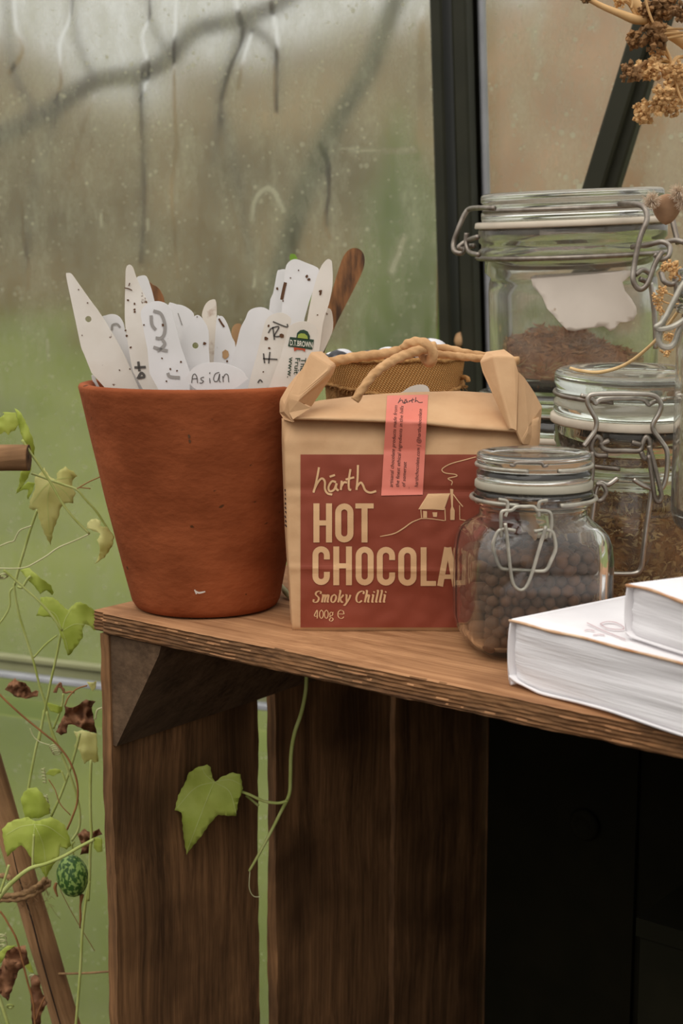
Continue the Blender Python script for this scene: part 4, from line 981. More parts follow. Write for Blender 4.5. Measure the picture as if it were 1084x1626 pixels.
# ------------------------------------------------------------------ burlap pot with beans
BC = V((at(622, 600, .955).x, .955, SHZ))
zr = at(622, 570, .955).z - SHZ
br = 110 * px(.955)
bp_ = empty('burlap_pot', BC, 'burlap wrapped pot with frayed hem holding black and white beans', 'burlap pot')
prof = [(1e-5, .0005), (br * .72, .0005), (br * .74, .002)] + [(br * (.74 + .25 * t), .002 + (zr - .002) * t) for t in np.linspace(.08, 1, 20)] + [(br * .94, zr - .001), (br * .93, zr - .008), (1e-5, zr - .007)]
v, f = lathe(prof, 72, None, lambda a, z: 1 + .008 * mnoise.noise(V((math.cos(a) * 2, math.sin(a) * 2, z * 20))))
mk('pot_liner', [BC + V(q) for q in v], f, M['jute'], bp_)
def weave(name):
    m, t, b = newmat(name); N, Lk = t.nodes, t.links; b.inputs['Roughness'].default_value = 0.95; b.inputs['Specular IOR Level'].default_value = 0.1
    uv = N.new('ShaderNodeAttribute'); uv.attribute_name = 'weave'
    wv = []
    for rot in (PI / 4, -PI / 4):
        mp = N.new('ShaderNodeMapping'); mp.inputs['Rotation'].default_value = (0, 0, rot); Lk.new(uv.outputs['Vector'], mp.inputs[0])
        q = N.new('ShaderNodeTexWave'); q.inputs['Scale'].default_value = 1.0; q.inputs['Distortion'].default_value = .6; Lk.new(mp.outputs[0], q.inputs['Vector']); wv.append(q)
    mn = N.new('ShaderNodeMath'); mn.operation = 'MULTIPLY'; Lk.new(wv[0].outputs['Fac'], mn.inputs[0]); Lk.new(wv[1].outputs['Fac'], mn.inputs[1])
    r = N.new('ShaderNodeValToRGB'); r.color_ramp.elements[0].color = lin((160, 110, 58)); r.color_ramp.elements[1].color = lin((234, 184, 122)); r.color_ramp.elements[1].position = .7
    Lk.new(mn.outputs[0], r.inputs[0]); Lk.new(r.outputs[0], b.inputs['Base Color'])
    bp = N.new('ShaderNodeBump'); bp.inputs['Strength'].default_value = .8; bp.inputs['Distance'].default_value = .001; Lk.new(mn.outputs[0], bp.inputs['Height']); Lk.new(bp.outputs[0], b.inputs['Normal'])
    return m
M['weave'] = weave('woven_burlap')
def wrap(name, z0, z1, r0, r1, mat_):
    v, f, uv = [], [], []; n, m_ = 120, 12
    for j in range(m_):
        t = j / (m_ - 1)
        for i in range(n + 1):
            a = 2 * PI * i / n; wob = 1 + .012 * mnoise.noise(V((math.cos(a) * 3, math.sin(a) * 3, t * 2)))
            zz = z0 + (z1 - z0) * t + (.0018 * mnoise.noise(V((a * 4, 2, 0))) if j == 0 else 0) + .003 * math.sin(a * 2 + 1) * (1 - t)
            r = r0 + (r1 - r0) * t
            v.append(BC + V((r * wob * math.cos(a), r * wob * math.sin(a), zz))); uv.append((a * r * 210, zz * 210, 0))
    for j in range(m_ - 1):
        for i in range(n): f.append((j * (n + 1) + i, j * (n + 1) + i + 1, (j + 1) * (n + 1) + i + 1, (j + 1) * (n + 1) + i))
    o = mk(name, v, f, mat_, bp_); at_ = o.data.attributes.new('weave', 'FLOAT_VECTOR', 'POINT'); at_.data.foreach_set('vector', np.array(uv, dtype=np.float32).ravel())
    return o
hz_ = (at(622, 622, .91).z - SHZ)
wrap('burlap_cover', hz_, zr + .001, br * 1.0, br * 1.045, M['weave'])
hem = MB(); P = []
for i in range(140):
    a = 2 * PI * i / 140; zz = hz_ + .003 * math.sin(a * 2 + 1) + .0012 * mnoise.noise(V((a * 8, 1, 0))); rr = br * (1.02 + .012 * mnoise.noise(V((a * 6, 5, 0))))
    P.append(BC + V((rr * math.cos(a), rr * math.sin(a), zz)))
hem.add(*tube(P, .0014, 6, True, lobes=2, depth=.2, twist=600))
for i in range(160):
    a = rnd.uniform(0, 2 * PI); zz = hz_ + .003 * math.sin(a * 2 + 1); p0 = BC + V((br * 1.02 * math.cos(a), br * 1.02 * math.sin(a), zz))
    q = p0 + V((math.cos(a) * rnd.uniform(.001, .004), math.sin(a) * rnd.uniform(.001, .004), -rnd.uniform(.0005, .004)))
    hem.add(*tube([p0, (p0 + q) / 2 + V((rnd.uniform(-.001, .001), 0, 0)), q], .0002, 4))
P = [at(727, 603, .945), at(735, 599, .94), at(742, 601, .935), at(743, 606, .935)]
hem.add(*tube(cat_rom(P, 6), .0016, 8))
hem.build('frayed_hem', M['jute'], bp_)
rim = MB(); P = [BC + V((br * 1.05 * math.cos(2 * PI * i / 90), br * 1.05 * math.sin(2 * PI * i / 90), zr + .001 + .0012 * mnoise.noise(V((i * .3, 0, 0))))) for i in range(90)]
rim.add(*tube(P, .0016, 6, True)); rim.build('rolled_rim', M['jute'], bp_)
bv_, bf_ = lathe(rprof([(1e-5, -.0105), (.005, -.009), (.0078, -.004), (.0078, .004), (.005, .009), (1e-5, .0105)]), 18)
bmesh_ = None
BE = [(541, 567, .945, .9, 'large bean with a black end at the pot rim'), (588, 566, .95, .7, 'white bean with dark patch peeking over the rope'), (515 + 10, 566, .955, .6, 'dark bean half hidden at the edge of the burlap rim'),
      (612, 562, .965, .8, 'white bean between the rim and the knot'), (684, 553, .95, 1.05, 'largest white bean beside the rope knot'), (650, 562, .97, .8, 'bean behind the rope knot'), (700, 566, .96, .8, 'bean at the rim past the knot')]
for i, (x, y, Y, s_, lb) in enumerate(BE):
    c = at(x, y, Y)
    o = bpy.data.objects.new('bean', bmesh_) if bmesh_ else mk('bean', bv_, bf_, M['bean'])
    if not bmesh_: bmesh_ = o.data
    else: COL.objects.link(o)
    o.location = c - V((0, 0, .002)); o.rotation_euler = (rnd.uniform(-.5, .5), PI / 2 + rnd.uniform(-.4, .4), rnd.uniform(-.6, .6)); o.scale = (s_,) * 3
    setp(o, lb, 'bean', 'beans in the burlap pot')
t = empty('plant_label', at(662, 640, .898), 'pale translucent round-topped label propped between bag and burlap pot', 'plant label')
v, f = sheet(smooth2([(630, 640), (640, 622), (655, 613), (672, 611), (681, 618), (682, 640), (684, 760), (640, 760)], 3), lambda x, y: at(x, y, .894), .001); mk('blade', v, f, M['plastic_old'], t, smooth=False)

# ------------------------------------------------------------------ jars
def zof(y, Y): return at(542, y, Y).z
def rect_ring(hx, hy, n, z, seg, rot, c):
    out = []
    for k in range(seg):
        a = 2 * PI * k / seg; ca, sa = math.cos(a), math.sin(a)
        x = hx * math.copysign(abs(ca) ** (2 / n), ca); y = hy * math.copysign(abs(sa) ** (2 / n), sa)
        out.append(V((c.x + x * math.cos(rot) - y * math.sin(rot), c.y + x * math.sin(rot) + y * math.cos(rot), z)))
    return out
def skin(rings, cap0=True, cap1=True):
    v = [p for r in rings for p in r]; s = len(rings[0]); f = []
    for i in range(len(rings) - 1):
        for k in range(s): f.append((i * s + k, i * s + (k + 1) % s, (i + 1) * s + (k + 1) % s, (i + 1) * s + k))
    if cap0: f.append(tuple(range(s - 1, -1, -1)))
    if cap1: f.append(tuple((len(rings) - 1) * s + k for k in range(s)))
    return v, f
def wires(parent, name, strokes, Zf, Y, rpx, mm, n=6, lab=None):
    for s_ in strokes:
        mb = MB(); mb.add(*ptube(Zf(s_), Y, rpx, 10, n)); o = mb.build(name, M[mm], parent)
        if lab: o['label'] = lab
    return o
def ringwire(parent, name, c, z, r, a0, a1, rr, mm, tilt=None, bump=None):
    P = []
    for i in range(90):
        a = a0 + (a1 - a0) * i / 89; p = V((r * math.cos(a), r * math.sin(a), 0)); P.append(V((c.x, c.y, z)) + p)
    if tilt: P = [tilt(p) for p in P]
    return mk(name, *tube(P, rr, 8), M[mm], parent)

# --- small square jar of round seeds
JC = V((at(842, 1000, .764).x, .764, SHZ + .0006)); rot = math.radians(9)
jar = empty('clip_top_jar', JC, 'small square clip-top jar packed with round brown seeds', 'jar')
zz = lambda y: zof(y, .764)
HX, HY = .0385, .0345
spec = [(0.0004, .70, 3.2), (.0012, .80, 3.6), (.004, .90, 4.2), (.009, .965, 5), (.016, .995, 5.5), (.030, 1, 5.5), (.050, 1, 5.5), (.058, .985, 5), (.0635, .95, 4.4), (.067, .89, 3.4), (.0695, .82, 2.7), (.0715, .765, 2.2), (.073, .745, 2)]
rings = [rect_ring(HX * k, HY * (k if k > .8 else k * HX / HY * (1 if n < 2.3 else .96)), n, JC.z + h, 96, rot, JC) for h, k, n in spec]
RN = HX * .745
ztop = zz(775)
for h, r in ((zz(806) - .000, RN), (zz(800), RN * 1.0), (zz(797), RN * 1.10), (zz(792), RN * 1.12), (zz(789), RN * 1.06), (zz(784), RN * 1.10), (zz(778), RN * 1.10), (ztop, RN * 1.05), (ztop, RN * .93), (zz(800), RN * .90)):
    rings.append(rect_ring(r, r, 2, h, 96, rot, JC))
T_ = .0042
for h, k, n in reversed(spec):
    if h < .004: continue
    rings.append(rect_ring(max(HX * k - T_, .001), max(HY * (k if k > .8 else k * HX / HY * (1 if n < 2.3 else .96)) - T_, .001), max(n * .9, 2), JC.z + max(h - (.001 if h > .06 else 0), .0055), 96, rot, JC))
rings.append(rect_ring(.001, .001, 2, JC.z + .005, 96, rot, JC))
mk('glass_body', *skin(rings), M['glass'], jar)
def lidmesh(c, R, zs, tilt=None, T=.0035):
    """zs: (z of bottom plug, seal line, groove, top) -> closed glass lid with a moulded rim"""
    zb, z0, zg, z1 = zs; h = z1 - z0
    pr = [(1e-5, zb), (R * .78, zb), (R * .80, zb + .001), (R * .81, z0), (R * .985, z0), (R, z0 + h * .06), (R * 1.0, z0 + h * .30), (R * .965, z0 + h * .36), (R * .955, zg), (R * .975, z0 + h * .62), (R * 1.0, z0 + h * .70), (R * 1.0, z0 + h * .88), (R * .985, z0 + h * .96), (R * .95, z1), (R * .80, z1), (R * .76, z1 - h * .06), (1e-5, z1 - h * .07)]
    v, f = lathe(pr, 80)
    v = [V((c.x, c.y, 0)) + q for q in v]
    if tilt: v = [tilt(q) for q in v]
    return v, f
RL = 93 * px(.764)
mk('glass_lid', *lidmesh(JC, RL * .985, (zz(783), zz(760), zz(741), zz(717))), M['glass_old'], jar)
v, f = lathe([(RL * .84, zz(773)), (RL * 1.0, zz(773)), (RL * 1.015, zz(771)), (RL * 1.01, zz(763)), (RL * .99, zz(761)), (RL * .84, zz(761)), (RL * .84, zz(773))], 72)
mk('rubber_seal', [V((JC.x, JC.y, 0)) + q for q in v], f, M['rubber_grey'], jar)
ringwire(jar, 'lid_wire', JC, zz(737), RL * .985, -PI / 2 + .28, 1.5 * PI - .22, .0011, 'wire_zinc')
ringwire(jar, 'neck_wire', JC, zz(789), RN * 1.12 + .0008, -PI / 2 + .30, 1.5 * PI - .36, .0012, 'wire_zinc')
ZD = zoomed(700, 690, 3.613); YJ = JC.y - RL - .003
YL = JC.y - HY * .78
wires(jar, 'lid_wire_bridge', [[(395, 175), (418, 178), (432, 162), (500, 160), (572, 162), (588, 182), (612, 176)]], ZD, JC.y - RL * 1.0, 2.6, 'wire')
wires(jar, 'neck_wire_hook', [[(330, 372), (372, 380), (382, 400), (378, 440), (368, 470)], [(612, 378), (572, 384), (560, 402), (560, 440), (562, 470)]], ZD, JC.y - RN * 1.14 - .002, 3.0, 'wire_zinc')
wires(jar, 'latch_link', [[(346, 590), (344, 520), (346, 450), (370, 436), (405, 434), (432, 415), (480, 413), (530, 414), (552, 434), (600, 438), (628, 455), (634, 510), (622, 592)]], ZD, YJ - .001, 3.0, 'wire_zinc')
wires(jar, 'latch_lever', [[(368, 508), (380, 600), (396, 760), (412, 850), (438, 886), (466, 892), (492, 868), (520, 800), (565, 650), (602, 525)]], ZD, YJ - .0035, 3.0, 'wire_zinc')
wires(jar, 'latch_bail', [[(428, 552), (385, 545), (338, 548), (310, 590), (298, 640), (312, 700), (335, 755), (365, 772), (470, 778), (570, 784), (606, 772), (632, 720), (656, 660), (652, 600), (634, 556), (590, 548), (534, 556)]], ZD, YJ - .001, 3.2, 'wire_zinc')
# the seeds: those against the glass and on top one by one
sv, sf = lathe(rprof([(1e-5, -1), (.55, -.86), (.9, -.45), (1, 0), (.92, .42), (.58, .84), (.2, .99), (1e-5, .96)], 2), 14)
seed_me = None; SR = .0034
pts = []
hxi, hyi = HX - T_ - SR - .0006, HY - T_ - SR - .0006
stp = SR * 1.86; nzl = 0; z = JC.z + .006 + SR
front, inner = [], []
while z < JC.z + .0585:
    y = -hyi; row = 0
    while y <= hyi + 1e-6:
        x = -hxi + (stp / 2 if (row + nzl) % 2 else 0)
        while x <= hxi + 1e-6:
            lim = (abs(x / hxi) ** 5 + abs(y / hyi) ** 5) <= 1.05
            ztop_ = JC.z + .0545 + .004 * mnoise.noise(V((x * 60, y * 60, 2))) + .002 * (y / hyi)
            if lim and z < ztop_:
                p = V((x + rnd.uniform(-.0007, .0007), y + rnd.uniform(-.0004, .0007), z + rnd.uniform(-.0005, .0005)))
                q = JC + V((p.x * math.cos(rot) - p.y * math.sin(rot), p.x * math.sin(rot) + p.y * math.cos(rot), 0)); q.z = p.z
                near = y < -hyi + stp * 1.05 or x < -hxi + stp * .9 or x > hxi - stp * .9 or z + stp * .9 > ztop_
                (front if near else inner).append((q, y))
            x += stp
        y += stp * .87; row += 1
    z += stp * .84; nzl += 1
front.sort(key=lambda t: t[1]); inner += front[300:]; front = front[:300]
for q, _ in front:
    if seed_me is None: o = mk('seed', sv, sf, M['seed']); seed_me = o.data
    else: o = bpy.data.objects.new('seed', seed_me); COL.objects.link(o)
    o.location = q; o.rotation_euler = (rnd.uniform(0, 6), rnd.uniform(0, 6), rnd.uniform(0, 6)); k_ = SR * rnd.uniform(.88, 1.12); o.scale = (k_, k_, k_)
    setp(o, 'round brown seed in the small square jar', 'seed', 'round brown seeds in the square jar')
mb = MB()
for q, _ in inner: mb.add([q + V(p) * SR for p in sv], sf)
o = mb.build('seeds', M['seed'], None, JC); setp(o, 'deeper mass of round brown seeds filling the square jar', 'seeds', kind='stuff')

# --- round jars by profile
def round_jar(name, c, zb, R, z_sh, z_neck, Rn, label, gm='glass', tilt=None, wall_t=.0032, lip=True):
    """base z, body radius, shoulder height, top of neck and its radius"""
    t = empty(name, V((c.x, c.y, zb)), label, 'jar')
    out = [(1e-5, zb), (R * .80, zb), (R * .90, zb + .001), (R * .97, zb + .005), (R, zb + .012), (R, z_sh - .012), (R * .992, z_sh - .006), (R * .97, z_sh - .002), (Rn, z_sh + .002)]
    hn = z_neck - z_sh - .002
    out += [(Rn, z_sh + .002 + hn * .30), (Rn * 1.06, z_sh + .002 + hn * .34), (Rn * 1.07, z_sh + .002 + hn * .50), (Rn * 1.035, z_sh + .002 + hn * .56), (Rn * 1.035, z_sh + .002 + hn * .64), (Rn * 1.065, z_sh + .002 + hn * .70), (Rn * 1.065, z_neck - .0015), (Rn * 1.05, z_neck)]
    inn = [(Rn * .94, z_neck), (Rn * .93, z_sh + .002), (R * .97 - wall_t, z_sh - .004), (R - wall_t, z_sh - .013), (R - wall_t, zb + .014), (R * .95 - wall_t, zb + .008), (R * .8, zb + .006), (1e-5, zb + .0065)]
    v, f = lathe(out + inn, 96); v = [V((c.x, c.y, 0)) + q for q in v]
    if tilt: v = [tilt(q) for q in v]
    mk('glass_body', v, f, M[gm], t)
    return t
def make_tilt(p, ax, ang, ax2=None, ang2=0):
    Mt = Matrix.Translation(p) @ Matrix.Rotation(ang, 4, ax) @ (Matrix.Rotation(ang2, 4, ax2) if ax2 else Matrix.Identity(4)) @ Matrix.Translation(-p)
    return lambda q: Mt @ V(q)

# jar of dried flakes
J2 = V((at(993, 800, .885).x, .885, SHZ))
z2 = lambda y: zof(y, .885); R2 = 121 * px(.885)
t2 = make_tilt(V((J2.x, J2.y, SHZ)), 'X', math.radians(3.2))
sh2 = SHZ + .0028
j2 = round_jar('clip_top_jar', J2, sh2, R2 * .99, z2(770), z2(668), R2 * .92, 'wide clip-top jar of dried brown flakes with steel lever latch', 'glass_old', t2)
mk('glass_lid', *lidmesh(J2, R2, (z2(690), z2(653), z2(622), z2(586)), t2), M['glass_green'], j2)
v, f = lathe([(R2 * .84, z2(667)), (R2 * 1.03, z2(667)), (R2 * 1.04, z2(665)), (R2 * 1.035, z2(656)), (R2 * 1.01, z2(654)), (R2 * .84, z2(654)), (R2 * .84, z2(667))], 80)
mk('rubber_seal', [t2(V((J2.x, J2.y, 0)) + q) for q in v], f, M['rubber'], j2)
ringwire(j2, 'lid_wire', J2, z2(622), R2 * .985, -PI / 2 + .42, 1.5 * PI - .42, .0015, 'wire', t2)
ringwire(j2, 'neck_wire', J2, z2(722), R2 * .975, -PI / 2 + .3, 1.5 * PI - .3, .0015, 'wire', t2)
ZE = zoomed(860, 560, 4.067); Y2 = J2.y - R2 * 1.07
wires(j2, 'latch_bail', [[(270, 605), (305, 560), (345, 500), (352, 440), (325, 385), (295, 325), (305, 282), (345, 268), (520, 264), (690, 270), (745, 292), (770, 340), (755, 395), (718, 460), (722, 505), (770, 570), (808, 640), (808, 760), (792, 845), (758, 898)]], ZE, Y2 - .006, 4.1, 'wire_bright', lab='bent bright steel bail')
wires(j2, 'lid_wire_bridge', [[(250, 275), (320, 300), (348, 328), (385, 300), (520, 294), (648, 298), (688, 335), (720, 318), (800, 295)]], ZE, Y2 - .001, 4.0, 'wire_bright')
wires(j2, 'neck_wire_hook', [[(425, 665), (350, 660), (320, 610), (345, 545), (380, 560), (390, 610), (440, 632), (540, 632), (630, 632), (650, 590), (672, 545), (698, 580), (690, 670), (660, 680), (640, 640)], [(372, 592), (435, 570)], [(640, 595), (580, 578)]], ZE, Y2 - .004, 4.4, 'wire')
wires(j2, 'latch_link', [[(690, 600), (715, 680), (745, 800), (772, 920), (755, 965), (728, 930), (710, 800), (690, 660)], [(325, 640), (328, 760), (318, 860), (330, 930), (380, 955), (415, 900), (390, 850), (350, 850)]], ZE, Y2 - .009, 3.8, 'wire')
wires(j2, 'latch_lever', [[(490, 808), (430, 850), (380, 838), (352, 880), (336, 980), (314, 1150), (300, 1300)], [(590, 818), (650, 855), (706, 880), (704, 930), (676, 1120), (652, 1310), (640, 1390), (595, 1426), (440, 1428), (330, 1426), (298, 1390), (300, 1300)]], ZE, Y2 - .006, 4.2, 'wire_bright')
def flakes(name, c, R, z0, ztopf, n, mats, parent_label, cat, szr, seed, tilt=None, shell=True):
    r_ = random.Random(seed); mb = [MB(), MB()]
    core = [(1e-5, z0), (R * .96, z0)] + [(R * .96, z0 + (ztopf(0, 0) - .003 - z0) * k) for k in (.3, .6, 1)] + [(1e-5, ztopf(0, 0) - .003)]
    v, f = lathe(core, 40); v = [V((c.x, c.y, 0)) + q for q in v]; mb[1].add([tilt(q) for q in v] if tilt else v, f)
    for i in range(n):
        a = r_.uniform(0, 2 * PI)
        if shell and r_.random() < .72: r = R * r_.uniform(.95, .99); zt_ = ztopf(r * math.cos(a), r * math.sin(a)); z = r_.uniform(z0, zt_)
        else: r = R * .97 * math.sqrt(r_.random()); z = ztopf(r * math.cos(a), r * math.sin(a)) + r_.uniform(-.004, .001)
        p = V((c.x + r * math.cos(a), c.y + r * math.sin(a), z)); L = r_.uniform(*szr); W_ = L * r_.uniform(.12, .5)
        d = V((r_.gauss(0, 1), r_.gauss(0, 1), r_.gauss(0, .6))).normalized(); rad = V((math.cos(a), math.sin(a), 0))
        d = (d - rad * d.dot(rad) * .85).normalized(); e = d.cross(V((r_.gauss(0, 1), r_.gauss(0, 1), r_.gauss(0, 1)))).normalized(); e = (e - rad * e.dot(rad) * .6).normalized(); n_ = d.cross(e)
        k = [p - d * L / 2, p + e * W_ / 2 + n_ * W_ * .15, p + d * L / 2, p - e * W_ / 2 + n_ * W_ * .15, p - n_ * W_ * .25]
        k = [tilt(q) for q in k] if tilt else k
        mb[0 if r_.random() < .45 else 1].add(k, [(0, 1, 2, 3), (0, 4, 1), (1, 4, 2), (2, 4, 3), (3, 4, 0)])
    t = empty(name, V((c.x, c.y, z0)), parent_label, cat, kind='stuff')
    for m_, mm, nm in zip(mb, mats, ('pale_pieces', 'dark_pieces')): m_.build(nm, M[mm], t, smooth=False)['kind'] = 'stuff'
    return t
flakes('dried_flakes', J2, R2 * .99 - .0042, sh2 + .008, lambda x, y: z2(800) + .008 * mnoise.noise(V((x * 30, y * 30, 1))), 7000, ('flake', 'flake_dark'), 'dried brown seed flakes filling the wide jar with steel latch', 'dried flakes', (.004, .009), 3, t2)

# tall jar on top of another jar
J3 = V((at(908, 700, 1.035).x, 1.035, SHZ)); z3 = lambda y: zof(y, 1.035)
R3 = 132 * px(1.035)
jl = round_jar('clip_top_jar', J3, SHZ + .0006, R3 * 1.02, z3(758), z3(692), R3 * .95, 'lower clip-top jar behind the bag carrying the tall jar', 'glass_old')
mk('glass_lid', *lidmesh(J3, R3 * 1.14, (z3(706), z3(682), z3(650), z3(620))), M['glass_green'], jl)
v, f = lathe([(R3 * .95, z3(692)), (R3 * 1.15, z3(692)), (R3 * 1.16, z3(690)), (R3 * 1.16, z3(684)), (R3 * 1.13, z3(682)), (R3 * .95, z3(682)), (R3 * .95, z3(692))], 72)
mk('rubber_seal', [V((J3.x, J3.y, 0)) + q for q in v], f, M['rubber'], jl)
ringwire(jl, 'lid_wire', J3, z3(651), R3 * 1.12, 0, 2 * PI, .0014, 'wire')
ringwire(jl, 'neck_wire', J3, z3(722), R3 * 1.02, 0, 2 * PI, .0014, 'wire')
zb3 = z3(619)
tt = make_tilt(V((J3.x, J3.y, zb3)), 'Y', math.radians(-2.3), 'X', math.radians(2.4))
JT = V((J3.x, J3.y, zb3 + .0028)); RT = 131 * px(1.035)
jt = round_jar('clip_top_jar', JT, zb3 + .0035, RT, z3(432), z3(358), RT * 1.04, 'tall clip-top jar with torn paper label and a little brown fibre', 'glass_filmy', tt)
mk('glass_lid', *lidmesh(JT, RT * 1.07, (z3(372), z3(347), z3(328), z3(303)), tt), M['glass_old'], jt)
v, f = lathe([(RT * .95, z3(358)), (RT * 1.14, z3(358)), (RT * 1.15, z3(356)), (RT * 1.14, z3(349)), (RT * 1.12, z3(348)), (RT * .95, z3(348)), (RT * .95, z3(358))], 80)
mk('rubber_seal', [tt(V((JT.x, JT.y, 0)) + q) for q in v], f, M['rubber'], jt)
ringwire(jt, 'lid_wire', JT, z3(331), RT * 1.06, -PI * .95, -PI * .12, .0017, 'wire', tt)
ringwire(jt, 'neck_wire', JT, z3(404), RT * 1.125, -PI * .98, PI * .98, .0017, 'wire', tt)
ZT = zoomed(700, 270, 2.823)
wires(jt, 'hinge_wire', [[(240, 172, .99), (195, 170, 1.0), (135, 173, 1.03), (108, 195, 1.035), (75, 270, 1.035), (56, 330, 1.035), (62, 365, 1.03), (92, 372, 1.028), (112, 345, 1.028), (150, 340, 1.02)],
                         [(115, 282, 1.02), (113, 330, 1.02), (128, 368, 1.015), (170, 380, 1.0)], [(165, 300, 1.0), (120, 316, 1.02), (80, 345, 1.02), (98, 355, 1.02)]], ZT, 1.0, 4.0, 'wire')
YT = .935
wires(jt, 'latch_bail', [[(800, 152, .965), (870, 152, .945), (912, 172, .935), (922, 225, .932), (890, 310, .93), (864, 440, .928), (862, 500, .926), (890, 534, .926), (925, 510, .926), (960, 420, .926), (992, 365, .928)],
                         [(1030, 190, .97), (1045, 260, .965), (1062, 330, .96)]], ZT, YT, 4.4, 'wire')
wires(jt, 'latch_link', [[(855, 345, .955), (930, 335, .94), (990, 322, .934), (1024, 345, .932), (1018, 388, .93), (985, 400, .93), (955, 378, .93)], [(870, 470, .928), (905, 448, .932), (938, 470, .934), (925, 498, .932), (890, 488, .93)],
                         [(1000, 325, .96), (1050, 315, .955), (1090, 325, .95)], [(985, 460, .955), (1000, 500, .95), (1035, 512, .95), (1062, 490, .95)], [(1045, 470, .95), (1055, 540, .95), (1048, 620, .95)]], ZT, YT, 4.2, 'wire')
wires(jt, 'latch_lever', [[(938, 505, .935), (946, 560, .935), (955, 640, .935), (960, 720, .935), (962, 800, .936)]], ZT, YT, 4.2, 'wire_bright')
# torn paper label inside the glass
def on_cyl(c, r):
    def g_(x, y):
        d = ray(x, y); a_ = d.x ** 2 + d.y ** 2; b_ = -2 * (d.x * c.x + d.y * c.y); c_ = c.x ** 2 + c.y ** 2 - r * r
        t = (-b_ - math.sqrt(max(b_ * b_ - 4 * a_ * c_, 0))) / (2 * a_); return V((0, 0, CAMZ)) + d * t
    return g_
pv, pf = sheet([(842, 440), (846, 455), (860, 470), (868, 490), (878, 500), (888, 512), (900, 524), (912, 526), (930, 522), (948, 520), (958, 518), (968, 526), (976, 522), (984, 512), (994, 512), (1005, 508), (1011, 498), (1010, 488), (1002, 474), (992, 462), (988, 448), (1000, 438), (1003, 430), (990, 429), (960, 430), (920, 432), (880, 434), (850, 436)],
               on_cyl(V((JT.x, JT.y - .004, 0)), RT + .0006), .0003, step=9)
mk('torn_label', pv, pf, M['paper_label'], jt)['label'] = 'remnant of a torn white paper label'
# brown fibre heap
mb = MB(); r_ = random.Random(5); Rf = RT - .009; zf0 = zb3 + .0110
def heap(x, y): return zf0 + .020 + .014 * math.exp(-((x + .012) ** 2 + (y) ** 2) / .0011) - .014 * max(0, x / Rf) ** 1.5 + .006 * mnoise.noise(V((x * 60, y * 60, 0)))
hv, hf = [], []; nr, na = 12, 40
for i in range(nr):
    for k_ in range(na):
        a = 2 * PI * k_ / na; r = Rf * (i + .02) / (nr - .98) * .97; x, y = r * math.cos(a), r * math.sin(a); hv.append(tt(V((JT.x + x, JT.y + y, max(heap(x, y) - .004, zf0 + .001)))))
for i in range(nr - 1):
    for k_ in range(na): hf.append((i * na + k_, i * na + (k_ + 1) % na, (i + 1) * na + (k_ + 1) % na, (i + 1) * na + k_))
b0 = len(hv)
for k_ in range(na): a = 2 * PI * k_ / na; hv.append(tt(V((JT.x + Rf * .97 * math.cos(a), JT.y + Rf * .97 * math.sin(a), zf0))))
for k_ in range(na): hf.append(((nr - 1) * na + k_, (nr - 1) * na + (k_ + 1) % na, b0 + (k_ + 1) % na, b0 + k_))
mb.add(hv, hf)
st_ = MB()
for i in range(2600):
    a = r_.uniform(0, 2 * PI); edge = r_.random() < .4
    r = Rf * (.98 if edge else math.sqrt(r_.random()) * .97); x, y = r * math.cos(a), r * math.sin(a); h = heap(x, y)
    z = r_.uniform(zf0, h) if edge else h + r_.uniform(-.004, .0015)
    p = V((JT.x + x, JT.y + y, max(z, zf0 + .0005))); d = V((r_.gauss(0, 1), r_.gauss(0, 1), r_.gauss(0, .45))).normalized(); rad = V((math.cos(a), math.sin(a), 0))
    if edge: d = (d - rad * d.dot(rad)).normalized()
    L = r_.uniform(.003, .010); e = d.orthogonal().normalized() * L * .12; g2 = d.cross(e.normalized()) * L * .10
    low = z < zf0 + .012 and r_.random() < .5
    q = [tt(k) for k in (p - d * L / 2, p + e, p + d * L / 2, p - e, p + g2)]
    (st_ if low else mb).add(q, [(0, 1, 4), (1, 2, 4), (2, 3, 4), (3, 0, 4), (0, 3, 2, 1)])
for i in range(60):
    a = r_.uniform(PI, 2 * PI); p = V((JT.x + Rf * .96 * math.cos(a), JT.y + Rf * .96 * math.sin(a), zf0 + r_.uniform(.001, .012))); tg = V((-math.sin(a), math.cos(a), 0)); L = r_.uniform(.008, .022)
    P = [p - tg * L / 2, p + V((0, 0, r_.uniform(-.003, .006))), p + tg * L / 2 - V((math.cos(a), math.sin(a), 0)) * .003]
    st_.add(*[(lambda vf: ([tt(q) for q in vf[0]], vf[1]))(tube(cat_rom(P, 5), .00045, 5))][0])
fb = empty('plant_fibre', V((JT.x, JT.y, zf0)), 'heap of brown dry plant fibre at the bottom of the tall jar', 'plant fibre', kind='stuff')
mb.build('brown_fibre', M['mulch'], fb, smooth=False)['kind'] = 'stuff'; st_.build('straw_fibre', M['straw'], fb, smooth=False)['kind'] = 'stuff'

